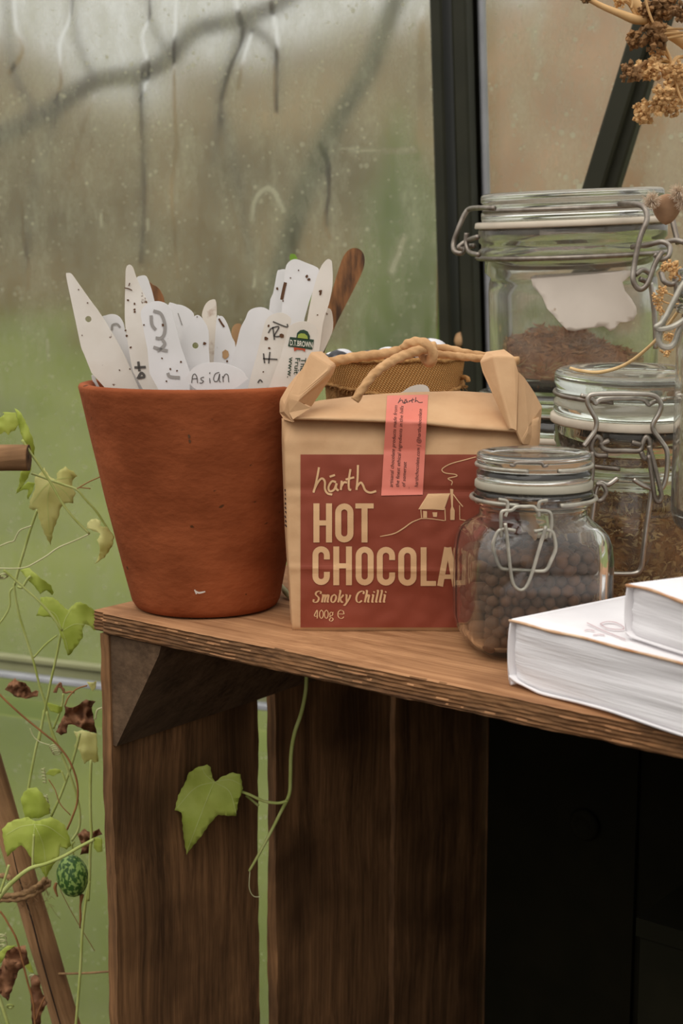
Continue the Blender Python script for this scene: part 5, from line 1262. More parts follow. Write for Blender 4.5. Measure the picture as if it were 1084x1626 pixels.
# ------------------------------------------------------------------ books
def book(name, corner, d1, d2, L1, L2, z0, th, label, wavy=0.0, seed=0):
    """corner: front-left bottom corner; pages show along d1, the spine runs along d2"""
    t = empty(name, corner, label, 'book', 'white books stacked on the shelf')
    n = 60; mb = MB(); r_ = .010
    def P(a, b, z): return V(corner) + d1 * a + d2 * b + ZV * z
    # page block: rounded left (spine) edge, wavy fore face with page ridges
    nz = 22; v, f = [], []
    for j in range(nz):
        tz = j / (nz - 1)
        for i in range(n):
            u = i / (n - 1); a = .0015 + (L1 - .003) * u ** 1.3
            lift = wavy * math.exp(-((a - .06) / .03) ** 2) * (1 - tz) * .5 + wavy * max(0, 1 - a / .02) * (1 - tz)
            z = .0012 + lift + (th - .0026 - lift) * tz
            b = .0012 + 0.00018 * math.sin(tz * 70 + 6 * mnoise.noise(V((a * 12, tz * 3, seed)))) + .0012 * mnoise.noise(V((a * 14, tz * 4, seed + 2))) + (.004 * (1 - a / .012) ** 2 if a < .012 else 0) * (.3 + abs(tz - .5))
            v.append(P(a, b, z))
        v.append(P(L1 - .0015, L2 - .002, .0012 + (th - .0024) * tz)); v.append(P(.0015, L2 - .002, .0012 + (th - .0024) * tz))
    m_ = n + 2
    for j in range(nz - 1):
        for i in range(m_): f.append((j * m_ + i, j * m_ + (i + 1) % m_, (j + 1) * m_ + (i + 1) % m_, (j + 1) * m_ + i))
    f.append(tuple(range(m_ - 1, -1, -1))); f.append(tuple((nz - 1) * m_ + i for i in range(m_)))
    mk('page_block', v, f, M['pages'], t)
    def cover(nm, zc, up):
        vv, ff_ = [], []; na, nb = 50, 12; ct = .0011
        for lay in (0, 1):
            for j in range(nb):
                for i in range(na):
                    a = L1 * (i / (na - 1)) ** 1.3; b = L2 * j / (nb - 1)
                    if j == 0: b += .0006 * mnoise.noise(V((a * 60, seed, 0)))
                    lift = 0
                    if not up: lift = wavy * math.exp(-((a - .06) / .03) ** 2) * .5 * (1 - min(b / .05, 1)) + wavy * max(0, 1 - a / .02) * (1 - min(b / .05, 1))
                    else: lift = .0008 * mnoise.noise(V((a * 18, b * 18, seed))) + (.0018 * mnoise.noise(V((a * 30, seed, 5))) * (1 - min(b / .01, 1)))
                    if a < .004: lift -= (.0012 if up else -.0012) * (1 - a / .004)
                    vv.append(P(a, b, zc + lift + lay * ct))
        q = na * nb
        for j in range(nb - 1):
            for i in range(na - 1):
                k = j * na + i; ff_.append((k + 1, k, k + na, k + na + 1)); ff_.append((q + k, q + k + 1, q + k + na + 1, q + k + na))
        bd = [i for i in range(na)] + [j * na + na - 1 for j in range(1, nb)] + [(nb - 1) * na + i for i in range(na - 2, -1, -1)] + [j * na for j in range(nb - 2, 0, -1)]
        for a_, b_ in zip(bd, bd[1:] + bd[:1]): ff_.append((a_, b_, b_ + q, a_ + q))
        return mk(nm, vv, ff_, M['book_cover'], t)
    cover('front_cover', th - .0011, True); cover('back_cover', 0, False)
    # worn brown edge of the upper board
    P1 = [P(L1 * (i / 50) ** 1.3, -.0003 + .0006 * mnoise.noise(V((L1 * (i / 50) ** 1.3 * 60, seed, 0))), th - .0007 + .0018 * mnoise.noise(V((L1 * (i / 50) ** 1.3 * 30, seed, 5))) + .0008 * mnoise.noise(V((L1 * (i / 50) ** 1.3 * 18, 0, seed)))) for i in range(51)]
    mk('worn_edge', *tube(P1, [.0007 + .0003 * mnoise.noise(V((i * .3, 1, seed))) for i in range(51)], 6), M['book_edge'], t)
    # rounded spine
    vv, ff_ = [], []
    for j in range(12):
        b = L2 * j / 11
        for i in range(11):
            a = PI / 2 + PI * i / 10; vv.append(P(.0004 + .0026 * math.cos(a), b + (.001 if j == 0 else 0), th / 2 + (th / 2) * math.sin(a)))
        for i in range(11):
            a = 1.5 * PI - PI * i / 10; vv.append(P(.0016 + .0026 * math.cos(a), b + (.001 if j == 0 else 0), th / 2 + (th / 2 - .001) * math.sin(a)))
    for j in range(11):
        for i in range(22): ff_.append((j * 22 + i, j * 22 + (i + 1) % 22, (j + 1) * 22 + (i + 1) % 22, (j + 1) * 22 + i))
    ff_ += [tuple(range(21, -1, -1)), tuple(11 * 22 + i for i in range(22))]
    mk('spine', vv, ff_, M['book_cover'], t)
    return t, P
BTH = .0335
bA = onz(809, 984, SHZ + BTH); bB = onz(1084, 1052, SHZ + BTH)
d1 = (bB - bA).normalized(); d2 = V((-d1.y, d1.x, 0))
if d2.y < 0: d2 = -d2
bk, BP = book('book', V((bA.x, bA.y, SHZ + .0004)), d1, d2, .20, .15, 0, BTH, 'thick white painted book at the shelf front, lowest of the two', .003, 1)
k = Ink()
sc1 = onz(960, 1000, SHZ + BTH)
def booktop(x, y): return onz(x, y, SHZ + BTH + .0012)
ZF = zoomed(780, 900, 3.566)
k.line(ZF([(540, 316), (620, 355), (700, 388), (760, 412)]), 1.1); k.line(ZF([(615, 322), (650, 311), (700, 314), (742, 335), (748, 352), (700, 354), (650, 345), (615, 322)]), 1.1); k.line(ZF([(525, 362), (550, 356), (585, 364)]), 1); k.line(ZF([(575, 386), (610, 382), (640, 386)]), 1)
mk('pen_scribble', [booktop(*q) for q in k.v], k.f, M['red_pen'], bk, smooth=False)
zb2 = SHZ + BTH + .0020; B2TH = .0245
cA = onz(992, 1010, zb2); d1b = (onz(1084, 1040, zb2) - cA).normalized(); d2b = V((-d1b.y, d1b.x, 0))
if d2b.y < 0: d2b = -d2b
book('book', cA, d1b, d2b, .17, .13, 0, B2TH, 'smaller white book lying on top of the thick one', .0, 4)

# jar standing on the books, cut by the picture edge
zj4 = zb2 + B2TH + .0022
J4 = V((at(1071, 700, .775).x + .043, .775, zj4)); z4 = lambda y: zof(y, .775)
j4 = round_jar('clip_top_jar', J4, zj4, .043, z4(520), z4(462), .041, 'jar standing on the books, only its curved edge showing', 'glass_old')
mk('glass_lid', *lidmesh(J4, .0435, (z4(472), z4(458), z4(440), z4(425))), M['glass_old'], j4)
ZG = zoomed(860, 420, 4.839)
wires(j4, 'latch_bail', [[(1110, 120), (1060, 190), (1010, 290), (960, 390), (920, 450), (880, 478), (900, 495), (980, 485), (1040, 460), (1100, 420)]], ZG, .755, 4.6, 'wire_zinc')
wires(j4, 'latch_link', [[(945, 400), (930, 440), (905, 520), (900, 590), (930, 628), (985, 632), (1025, 590), (1050, 510), (1090, 430)]], ZG, .758, 5.0, 'wire_zinc')

# ------------------------------------------------------------------ dried stalks
straw = mk('straw_stalk', *ptube([(905, 584.5, .868), (922, 589, .862), (953, 591, .858), (994, 578, .850), (1036, 545, .835), (1067, 507, .82), (1084, 480, .81), (1110, 430, .80)], .85, [2.4, 3, 2.6, 2.4, 2.4], 8, 8), M['straw'], origin=at(930, 590, .862))
setp(straw, 'single curved straw stalk lying across the wide jar lid', 'straw')
def cluster(mb, c, rad, n, seed, stem_to=None, flat=1.0):
    r_ = random.Random(seed)
    for i in range(n):
        d = V((r_.gauss(0, 1), r_.gauss(0, 1), r_.gauss(0, 1))).normalized(); p = c + d * rad * (r_.random() ** .4)
        L = rad * r_.uniform(.34, .58); ax = (d + V((r_.gauss(0, .5), r_.gauss(0, .5), r_.gauss(0, .5)))).normalized(); e1 = ax.orthogonal().normalized(); e2 = ax.cross(e1); W_ = L * .45
        q = [p - ax * L * .5] + [p + (e1 * math.cos(k * PI / 3) + e2 * math.sin(k * PI / 3)) * W_ * (1 + .3 * (k % 2)) for k in range(6)] + [p + ax * L * .6]
        mb.add(q, [(0, (k + 1) % 6 + 1, k + 1) for k in range(6)] + [(7, k + 1, (k + 1) % 6 + 1) for k in range(6)])
        if i % 3 == 0:
            s_ = stem_to or c; m2 = (p + s_) / 2 + V((r_.gauss(0, 1), r_.gauss(0, 1), r_.gauss(0, 1))) * rad * .25
            mb.add(*tube(cat_rom([s_, m2, p], 4), rad * .03, 4))
        if i % 4 == 0:                                   # curled bract
            q0 = p + d * rad * .1; P = [q0 + (e1 * math.cos(t_ * 3.6) + e2 * math.sin(t_ * 3.6)) * rad * .28 * (1 - t_ * .3) for t_ in np.linspace(0, 1, 7)]
            mb.add(*tube(P, rad * .022, 4))
YU = .80
um = empty('dried_umbel', at(1084, 67, YU), 'large dried brown umbel seed head hanging into the top corner', 'dried flower')
mb = MB(); mb.add(*ptube([(1150, 125), (1084, 66), (1038, 38), (1010, 8), (985, -30), (960, -80)], YU, [10, 9.5, 9, 8.5, 8], 12)); mb.build('main_stem', M['umbel_stem'], um)
mb = MB(); mb.add(*ptube([(1026, 32), (1008, 31), (985, 22), (960, 12), (940, 2), (925, -6)], YU - .004, [7, 7, 5, 4, 4], 10)); mb.build('side_stem', M['umbel_stem'], um)
SEEDS = [((1009, 64), 13, 'd', (1030, 40)), ((1040, 58), 19, 'd', (1045, 40)), ((1042, 14), 17, 'd', (1035, 40)), ((1062, 8), 16, 'd', (1045, 36)), ((1024, 16), 10, 'd', (1035, 36)), ((1001, 115), 14, 'd', (1060, 98)), ((1018, 110), 13, 'l', (1060, 98)), ((1036, 112), 15, 'l', (1062, 98)),
         ((1042, 88), 10, 'l', (1064, 94)), ((1060, 116), 13, 'l', (1084, 90)), ((1052, 148), 14, 'l', (1090, 130)), ((1072, 140), 15, 'l', (1095, 120)), ((1080, 112), 12, 'l', (1100, 100)), ((1022, 178), 16, 'l', (1084, 165)), ((1046, 168), 14, 'l', (1088, 160)), ((1068, 172), 12, 'l', (1095, 150)), ((984, 2), 9, 'l', (1010, 25)), ((1079, 20), 14, 'd', (1060, 30)), ((930, -3), 7, 'd', (940, 0))]
for i, (c, r, kd, so) in enumerate(SEEDS):
    Yc = YU - .012 + rnd.uniform(-.012, .014); cc = at(c[0], c[1], Yc); so_ = at(so[0], so[1], YU)
    mb = MB(); cluster(mb, cc, r * 1.15 * px(YU), 48, i, None)
    mb.add(*tube(cat_rom([so_, (so_ + cc) / 2 + V((0, 0, .003)), cc], 5), [.0012 * px(1) * 0 + .0011] * 11, 6))
    mb.build('seed_cluster', M['umbel_dark' if kd == 'd' else 'umbel'], um, smooth=False)['kind'] = 'stuff'
for pts in ([(1045, 46), (1084, 46), (1120, 48)], [(1048, 54), (1084, 52), (1120, 50)], [(1050, 62), (1084, 57), (1120, 55)], [(1022, -10), (1032, 25), (1048, 60), (1062, 88), (1070, 120), (1080, 155), (1095, 175)], [(1066, 20), (1084, 28), (1110, 40)], [(1000, -10), (1004, 2), (1002, 14)]):
    mb = MB(); mb.add(*ptube(pts, YU - .014, 2.0, 6)); mb.build('stalk', M['umbel_stem'], um)
# lower dry spray beside the tall jar
sp_ = empty('dried_spray', at(1084, 440, .88), 'small dried spray of ochre seed clusters beside the tall jar', 'dried flower')
for i, (x, y, r) in enumerate(((1070, 427, 14), (1056, 424, 8), (1050, 462, 8), (1042, 474, 9), (1045, 488, 7), (1050, 495, 5), (1061, 535, 8), (1058, 556, 9), (1072, 528, 6), (1052, 463, 5), (1079, 435, 9))):
    mb = MB(); c = at(x, y, .89); cluster(mb, c, r * 1.1 * px(.89), 26, 60 + i); mb.build('seed_cluster', M['umbel'], sp_, smooth=False)['kind'] = 'stuff'
for pts in ([(1072, 430), (1084, 440), (1110, 450)], [(1044, 474), (1062, 482), (1084, 482), (1110, 480)], [(1052, 464), (1070, 470), (1100, 490)], [(1060, 550), (1080, 520), (1105, 490)]):
    mb = MB(); mb.add(*ptube(pts, .89, 1.4, 6)); mb.build('stalk', M['umbel_stem'], sp_)
# fluffy seed pods at the lid
fp = empty('fluffy_seed_pod', at(1062, 335, .87), 'brown dry pod with pale fluffy tufts against the tall jar lid', 'seed pod')
pc = at(1058, 330, .872); v, f = lathe(rprof([(1e-5, -1.1), (.5, -.85), (.95, -.2), (.9, .35), (.55, .75), (1e-5, .9)]), 24)
mk('pod', [pc + V((q[0] * 22 * px(.87), q[1] * 18 * px(.87), q[2] * 24 * px(.87))) for q in v], f, M['pod'], fp)
mb = MB(); mb.add(*ptube([(1050, 318), (1075, 316), (1120, 306)], .87, 4, 8)); mb.build('stalk', M['stem_brown'], fp)
for i, (x, y, r) in enumerate(((1034, 318, 15), (1076, 306, 15), (1084, 322, 13))):
    mb = MB(); r_ = random.Random(90 + i); c = at(x, y, .862)
    for k_ in range(220):
        d = V((r_.gauss(0, 1), r_.gauss(0, 1), r_.gauss(0, 1))).normalized(); L = r * px(.86) * r_.uniform(.6, 1.15)
        mb.add(*tube([c, c + d * L * .5 + V((0, 0, r_.gauss(0, .0006))), c + d * L], [.00022, .0002, .00012], 3))
    mb.build('fluff_tuft', M['fluff'], fp, smooth=False)['kind'] = 'stuff'

# ------------------------------------------------------------------ vine, stakes, leaves on the left
Z4 = zoomed(0, 630, 5.42); Z5 = zoomed(0, 880, 5.42); Z6 = zoomed(0, 1130, 4.927); Z7 = zoomed(0, 1380, 4.927); ZV5 = zoomed(130, 930, 1.837)
def leaf(parent, pts, Y, mm='leaf', curl=.6, fold=0.0, name='leaf', veins=None, seed=0, rough=0.0, tiltx=0.0, sub=True):
    xs = [p[0] for p in pts]; ys = [p[1] for p in pts]; cx, cy = sum(xs) / len(xs), sum(ys) / len(ys); sz = max(max(xs) - min(xs), max(ys) - min(ys), 8)
    # slightly toothed margin
    out = []
    n = len(pts)
    for i in range(n):
        a, b = V(pts[i][:2]), V(pts[(i + 1) % n][:2]); out.append(tuple(a)); L = (b - a).length
        if L > 9:
            m_ = int(L // 7)
            for k in range(1, m_ + 1):
                t = k / (m_ + 1); q = a + (b - a) * t; nr = V((-(b - a).y, (b - a).x)).normalized(); c = nr * (1.0 if k % 2 else -.5) * min(.8, sz * .012)
                out.append((q.x + c.x, q.y + c.y))
    def surf(x, y):
        u, v_ = (x - cx) / sz, (y - cy) / sz
        d = curl * (u * u + .5 * v_ * v_) + fold * abs(u) + tiltx * v_ + .10 * mnoise.noise(V((u * 3, v_ * 3, seed))) + rough * (mnoise.noise(V((u * 5, v_ * 5, seed + 9))) + .5 * mnoise.noise(V((u * 11, v_ * 11, seed))))
        return at(x, y, Y + d * sz * px(Y))
    v, f = sheet(out, surf, .00035, step=max(sz / 14, 2.2))
    o = mk(name, v, f, M[mm], parent)
    if veins:
        k = Ink()
        for s_ in veins: k.line(s_, 1.1, n=8, taper=True)
        k.lay('vein', surf, M['vein'], o, .0003)
    return o
def stems(parent, lst, Y, r, mm='stem', name='stem'):
    for s_ in lst:
        mb = MB(); mb.add(*ptube(s_, Y, r, 8, 7)); mb.build(name, M[mm], parent)
def coil(parent, c, r, turns, ax, Y, mm='stem_pale'):
    P = []
    for i in range(int(turns * 16)):
        a = 2 * PI * i / 16; P.append(at(c[0] + r * math.cos(a) + ax[0] * i / 16, c[1] + r * .6 * math.sin(a) + ax[1] * i / 16, Y + r * px(Y) * math.sin(a)))
    mk('tendril', *tube(P, 1.0 * px(Y), 6), M[mm], parent)
YV = .93
v1 = empty('climbing_vine', at(30, 1640, YV), 'pale green climbing vine with lobed leaves rising at the crate side', 'vine')
leaf(v1, Z4([(-30, 190), (0, 180), (40, 148), (22, 132), (70, 132), (135, 136), (160, 238), (130, 290), (95, 300), (70, 330), (40, 300), (0, 325), (-30, 320)]), YV - .01, seed=1)
leaf(v1, Z4([(125, 100), (150, 112), (182, 140), (215, 200), (250, 280), (285, 370), (300, 440), (294, 505), (270, 480), (235, 430), (195, 370), (160, 260), (145, 170)]), YV - .006, fold=.3, seed=2)
leaf(v1, Z4([(175, 645), (225, 620), (275, 580), (268, 630), (240, 700), (180, 790), (130, 845), (160, 770)]), YV - .002, seed=3)
leaf(v1, Z4([(300, 690), (350, 650), (380, 608), (420, 680), (485, 722), (488, 660), (515, 630), (562, 598), (585, 622), (632, 640), (665, 682), (625, 720), (622, 770), (655, 832), (630, 870), (630, 918), (560, 916), (522, 960), (502, 1040), (460, 1150), (436, 1282), (380, 1180), (330, 1040), (320, 960), (290, 978), (248, 958), (256, 890), (300, 800)]), YV + .004, 'leaf_pale', seed=4,
     veins=[Z4([(440, 720), (410, 900), (430, 1220)]), Z4([(440, 720), (540, 700), (640, 690)]), Z4([(440, 720), (360, 800), (270, 930)]), Z4([(440, 720), (560, 820), (620, 900)])])
leaf(v1, Z4([(140, 800), (190, 770), (240, 732), (300, 742), (285, 800), (270, 830), (240, 885), (232, 860), (242, 800), (200, 800), (150, 830)]), YV + .012, seed=5)
leaf(v1, Z4([(745, 1130), (752, 1085), (785, 1055), (830, 1050), (870, 1072), (858, 1110), (920, 1120), (962, 1170), (984, 1210), (965, 1290), (900, 1385), (815, 1440), (848, 1375), (858, 1300), (834, 1232), (862, 1180), (800, 1155)]), YV - .06, 'leaf_pale', seed=6, fold=.2)
stems(v1, [Z4([(190, 370), (290, 520), (430, 730), (540, 920), (640, 1050), (770, 1180)])], YV - .03, 2.0)
stems(v1, [Z4([(270, 660), (360, 690), (440, 722), (560, 762), (660, 800), (740, 890), (830, 990), (960, 1190)])], YV - .02, 1.9)
stems(v1, [Z4([(860, 690), (770, 730), (690, 775), (650, 800)]), Z4([(680, 780), (778, 790)])], YV - .02, .9, 'stem_brown', 'tendril')
stems(v1, [Z4([(770, 1180), (640, 1240), (500, 1300), (400, 1370), (300, 1430), (220, 1468), (120, 1478), (-60, 1475)])], YV - .03, 1.2, 'stem_pale', 'tendril')
stems(v1, [Z4([(-40, 1300), (0, 1285), (70, 1255), (120, 1240), (145, 1190), (180, 1145), (270, 1112)])], YV, 1.2, 'stem_pale', 'tendril')
stems(v1, [Z4([(322, 975), (290, 1060), (250, 1180), (215, 1300), (170, 1450), (125, 1620)])], YV + .02, 2.2)
coil(v1, (3, 916), 6, 2.5, (2, -1), YV - .01)
leaf(v1, Z5([(170, 140), (205, 125), (250, 118), (330, 190), (440, 268), (462, 330), (448, 355), (400, 310), (345, 345), (300, 280), (250, 235), (205, 180)]), YV + .01, seed=7, fold=.4)
leaf(v1, Z5([(350, 370), (400, 366), (455, 372), (500, 402), (555, 462), (588, 482), (612, 450), (650, 418), (690, 412), (740, 430), (815, 488), (828, 560), (838, 610), (862, 660), (805, 655), (760, 610), (735, 602), (712, 640), (712, 720), (655, 800), (600, 868), (580, 872), (550, 770), (512, 670), (492, 620), (445, 545), (310, 530), (345, 450)]), YV, seed=8,
     veins=[Z5([(535, 660), (560, 560), (620, 460)]), Z5([(535, 660), (570, 760), (590, 850)]), Z5([(535, 660), (650, 600), (800, 620)]), Z5([(535, 660), (480, 520), (370, 460)])])
stems(v1, [Z5([(30, 135), (130, 220), (230, 310), (330, 400), (440, 520), (535, 660)])], YV - .02, 2.0)
stems(v1, [Z5([(120, 255), (130, 340), (165, 520), (220, 700), (290, 930), (340, 1130), (390, 1290), (450, 1560), (470, 1640)])], YV + .02, 2.0)
stems(v1, [Z5([(525, 680), (490, 860), (440, 1080), (410, 1230), (370, 1420), (335, 1610)])], YV + .012, 2.0)
stems(v1, [Z5([(110, 290), (85, 330), (85, 440), (50, 520), (0, 590), (-40, 640)]), Z5([(490, 700), (390, 780), (290, 890)])], YV + .015, 1.5, 'stem')
stems(v1, [Z5([(150, 280), (190, 285), (240, 210), (265, 190)])], YV + .01, 2.0)
leaf(v1, Z5([(400, 1275), (440, 1285), (490, 1300), (540, 1318), (535, 1350), (500, 1372), (430, 1350)]), YV + .01, seed=9)
stems(v1, [Z5([(545, 1200), (535, 1300), (500, 1400), (460, 1500)])], YV + .02, 1.8)
leaf(v1, Z6([(578, 152), (600, 160), (640, 145), (700, 158), (756, 172), (770, 390), (740, 400), (700, 382), (660, 410), (640, 365), (618, 300), (578, 275), (600, 220)]), YV + .03, 'leaf_pale', seed=10)
stems(v1, [Z6([(800, -30), (760, -10), (745, 60)])], YV + .02, 1.5, 'stem_pale'); leaf(v1, Z5([(745, 1098), (800, 1105), (830, 1090), (825, 1150), (795, 1180), (770, 1140)]), YV + .02, 'leaf_pale', seed=44)
stems(v1, [Z6([(625, 170), (590, 310), (545, 460), (480, 640), (400, 820)])], YV + .015, 2.2)
stems(v1, [Z6([(712, 380), (706, 600), (708, 820), (715, 950), (705, 1100), (700, 1300), (690, 1480)]), Z7([(702, 90), (670, 260), (645, 480), (630, 760), (610, 1020), (590, 1260)])], YV - .02, 2.4)
stems(v1, [Z6([(345, -10), (320, 130), (280, 290), (240, 500), (190, 780)])], YV + .02, 2.1)
stems(v1, [Z6([(365, 0), (410, 160), (480, 330), (550, 500), (600, 660), (625, 800), (615, 920), (560, 1010)])], YV + .01, 2.1)
leaf(v1, Z6([(355, 490), (385, 455), (430, 446), (470, 455), (492, 475), (450, 485), (420, 505)]), YV, seed=11); stems(v1, [Z6([(480, 465), (500, 510), (510, 540)])], YV, 1.8)
leaf(v1, Z6([(160, 680), (185, 630), (220, 600), (285, 592), (330, 640), (365, 700), (392, 735), (388, 800), (300, 835), (195, 835)]), YV - .01, seed=12)
leaf(v1, Z6([(14, 920), (60, 870), (130, 842), (220, 825), (275, 858), (340, 840), (400, 824), (455, 850), (505, 885), (525, 930), (545, 985), (558, 1050), (520, 1080), (472, 1058), (462, 1130), (405, 1225), (355, 1305), (320, 1230), (260, 1180), (210, 1090), (165, 1045), (115, 1085), (55, 1135), (28, 1030)]), YV - .035, seed=13,
     veins=[Z6([(270, 880), (262, 1020), (255, 1190)]), Z6([(270, 880), (160, 900), (50, 960)]), Z6([(270, 880), (380, 900), (520, 1000)]), Z6([(270, 880), (340, 1050), (360, 1270)])])
stems(v1, [Z6([(-30, 1480), (80, 1350), (225, 1232), (360, 1190), (500, 1130), (620, 1060), (735, 1000)])], YV - .045, [4.5, 3.6, 3, 2.8, 2.8])
stems(v1, [Z6([(255, 1230), (258, 1100), (265, 960)])], YV - .042, 2.0)
leaf(v1, Z6([(730, 985), (770, 985), (800, 1000), (800, 1095), (765, 1100), (735, 1070)]), YV - .02, seed=14)
coil(v1, tuple(Z6([(335, 440)])[0]), 2.5, 5, (0.6, 5), YV, 'stem_pale'); coil(v1, tuple(Z6([(355, 650)])[0]), 2.5, 5, (1.2, 6), YV, 'stem_pale')
coil(v1, tuple(Z6([(420, 270)])[0]), 7, 4, (1.5, 3), YV, 'stem_pale')
stems(v1, [Z6([(235, 130), (260, 190), (310, 235), (390, 262)])], YV, .9, 'stem_pale', 'tendril')
stems(v1, [Z7([(-20, 960), (20, 1080), (70, 1240)])], YV - .02, 3.0); stems(v1, [Z6([(70, 1200), (40, 1300), (0, 1420)])], YV - .05, 2.2)
leaf(v1, Z7([(-20, 660), (60, 600), (130, 600), (60, 640), (20, 720), (-20, 760)]), YV - .01, seed=15); leaf(v1, Z7([(195, 760), (215, 690), (250, 770), (265, 815), (230, 805)]), YV, seed=16)
coil(v1, tuple(Z7([(15, 500)])[0]), 6, 3, (1, 8), YV, 'stem_pale'); coil(v1, tuple(Z7([(75, 1070)])[0]), 5, 2, (1, 1), YV, 'stem'); coil(v1, tuple(Z7([(255, 840)])[0]), 6, 3, (1, 1), YV, 'stem_pale')
# dry brown shoots
v2 = empty('dry_vine', at(5, 1110, YV), 'dead brown vine shoot arching in front of the green stems', 'dead vine')
stems(v2, [[Z5([(-40, 1140)])[0], Z5([(0, 1210)])[0], Z5([(180, 1380)])[0], Z5([(400, 1560)])[0]] + Z6([(440, 250), (540, 380), (600, 540), (605, 700), (560, 840), (520, 930)])], YV - .015, 1.7, 'stem_brown')
stems(v2, [Z6([(380, 530), (430, 610), (470, 720), (550, 810)])], YV - .01, .9, 'stem_brown'); stems(v2, [Z7([(0, 330), (30, 370), (60, 420), (130, 550), (180, 740), (215, 880), (260, 1050), (275, 1240)])], YV - .03, 1.8, 'stem_brown')
stems(v2, [Z7([(350, 1000), (310, 1090), (280, 1180)])], YV - .03, 1.5, 'stem_brown'); stems(v2, [Z7([(470, 160), (540, 300), (620, 440), (740, 640)])], YV - .01, .6, 'stem_brown')
def deadleaf(pts, Y, label, seed):
    ys = [p[1] for p in pts]; t = empty('dead_leaf', at(pts[0][0], max(ys), Y), label, 'dead leaf', 'dead brown leaves on the vine')
    leaf(t, pts, Y, 'dead', curl=1.2, name='blade', seed=seed, rough=.55, fold=.2); return t
deadleaf(Z5([(40, 1165), (75, 1110), (130, 1065), (140, 1085), (220, 1112), (255, 1150), (270, 1190), (310, 1170), (332, 1182), (322, 1225), (220, 1245), (125, 1225), (80, 1185)]), YV - .01, 'small crumpled dead leaf hanging beside the window rail', 21)
deadleaf(Z5([(550, 1300), (600, 1320), (650, 1310), (740, 1250), (822, 1268), (790, 1320), (812, 1440), (832, 1545), (720, 1512), (640, 1470), (585, 1468), (575, 1540), (525, 1560), (478, 1530), (530, 1420), (560, 1360)]), YV - .03, 'large crumpled dead leaf touching the crate edge', 22)
stems(v2, [Z5([(560, 1300), (590, 1230), (660, 1160), (750, 1130)])], YV - .02, 1.2, 'stem_brown'); stems(v2, [Z5([(465, 1190), (485, 1150), (520, 1110), (530, 1150), (560, 1190), (600, 1185), (640, 1190)]), Z5([(480, 1190), (500, 1140), (545, 1160), (548, 1195)])], YV, 1.8, 'dead')
deadleaf(Z6([(620, 1000), (605, 960), (660, 915), (690, 940), (740, 935), (775, 915), (800, 960), (740, 985), (720, 1040), (690, 1110), (625, 1120), (640, 1060)]), YV - .004, 'curled dead leaf just above the little striped fruit', 23)
deadleaf(Z7([(-20, 800), (0, 775), (55, 640), (110, 610), (200, 598), (228, 740), (150, 790), (112, 900), (62, 1035), (0, 975), (-20, 960)]), YV - .03, 'brown dead leaf hanging at the bottom beside the stake', 24)
deadleaf(Z7([(240, 850), (270, 825), (305, 835), (322, 950), (372, 1050), (325, 1130), (315, 1230), (250, 1230), (238, 1000)]), YV - .012, 'narrow dead leaf hanging in front of the leaning stake', 25)
# the little striped fruit
mc = at(115, 1391, YV - .012); cm = empty('cucamelon', mc, 'tiny green striped melon-like fruit hanging from the vine', 'fruit')
v, f = lathe(rprof([(1e-5, -1.0), (.30, -.965), (.62, -.80), (.90, -.42), (1, 0), (.92, .40), (.66, .76), (.34, .95), (1e-5, 1.0)], 4), 40)
Rm = Matrix.Rotation(math.radians(-7), 3, 'Y')
mk('fruit_body', [mc + Rm @ V((q[0] * 26 * px(YV), q[1] * 26 * px(YV), q[2] * 34.5 * px(YV))) for q in v], f, M['melon'], cm)
mb = MB(); mb.add(*ptube(Z6([(575, 1120), (570, 1080), (565, 1040), (580, 1020)]), YV - .012, 1.6, 8)); mb.build('stalk', M['stem'], cm)
mb = MB(); mb.add(*ptube(Z7([(640, 200), (632, 260), (628, 300), (630, 380), (624, 460)]), YV - .012, [4, 2, 1.8, 2.2, 1], 8)); mb.build('withered_flower', M['stem_brown'], cm)
mb = MB(); mb.add(*ptube(Z7([(440, 110), (430, 150), (450, 215)]), YV - .012, [2.5, 3, 1.2], 8)); mb.build('dry_scrap', M['stem_brown'], cm)
# stakes
def stake(name, a, b, ra, rb, label, crack=True, end=False):
    a, b = V(a), V(b); ex = (b - a).normalized(); L = (b - a).length; ey = ex.orthogonal().normalized(); ez = ex.cross(ey)
    n, s_ = 60, 28; v, f = [], []
    for i in range(n):
        t = i / (n - 1)
        for k in range(s_):
            an = 2 * PI * k / s_; r = (ra + (rb - ra) * t) * (1 + .05 * mnoise.noise(V((math.cos(an) * 1.5, math.sin(an) * 1.5, t * L * 30))))
            v.append((t * L, r * math.cos(an), r * math.sin(an)))
    for i in range(n - 1):
        for k in range(s_): f.append((i * s_ + k, (i + 1) * s_ + k, (i + 1) * s_ + (k + 1) % s_, i * s_ + (k + 1) % s_))
    f.append(tuple(range(s_))); f.append(tuple((n - 1) * s_ + k for k in range(s_ - 1, -1, -1)))
    t_ = empty(name, b if b.z < a.z else a, label, 'stake')
    me = bpy.data.meshes.new('shaft'); me.from_pydata(v, [], f); me.update(); me.materials.append(M['stake']); me.materials.append(M['stake_end'])
    for p in me.polygons: p.use_smooth = len(p.vertices) == 4; p.material_index = 0 if len(p.vertices) == 4 else 1
    o = bpy.data.objects.new('shaft', me); COL.objects.link(o); o.parent = t_
    o.matrix_basis = Matrix.Translation(a - ROOT[t_.name]) @ Matrix((ex, ey, ez)).transposed().to_4x4(); ROOT[o.name] = ROOT[t_.name]
    return t_
sk = stake('wooden_stake', at(-85, 980, .97), at(175, 1860, .955), 21 * px(.96), 23 * px(.96), 'brown weathered wooden stake leaning in the lower left corner')
ck = Ink(); ck.line([(20, 1350), (28, 1385), (36, 1412), (52, 1465), (66, 1520), (80, 1570), (96, 1626), (110, 1670)], 2.6, taper=True)
def skf(x, y):
    return at(x, y, .958 - 20.8 * px(.96))
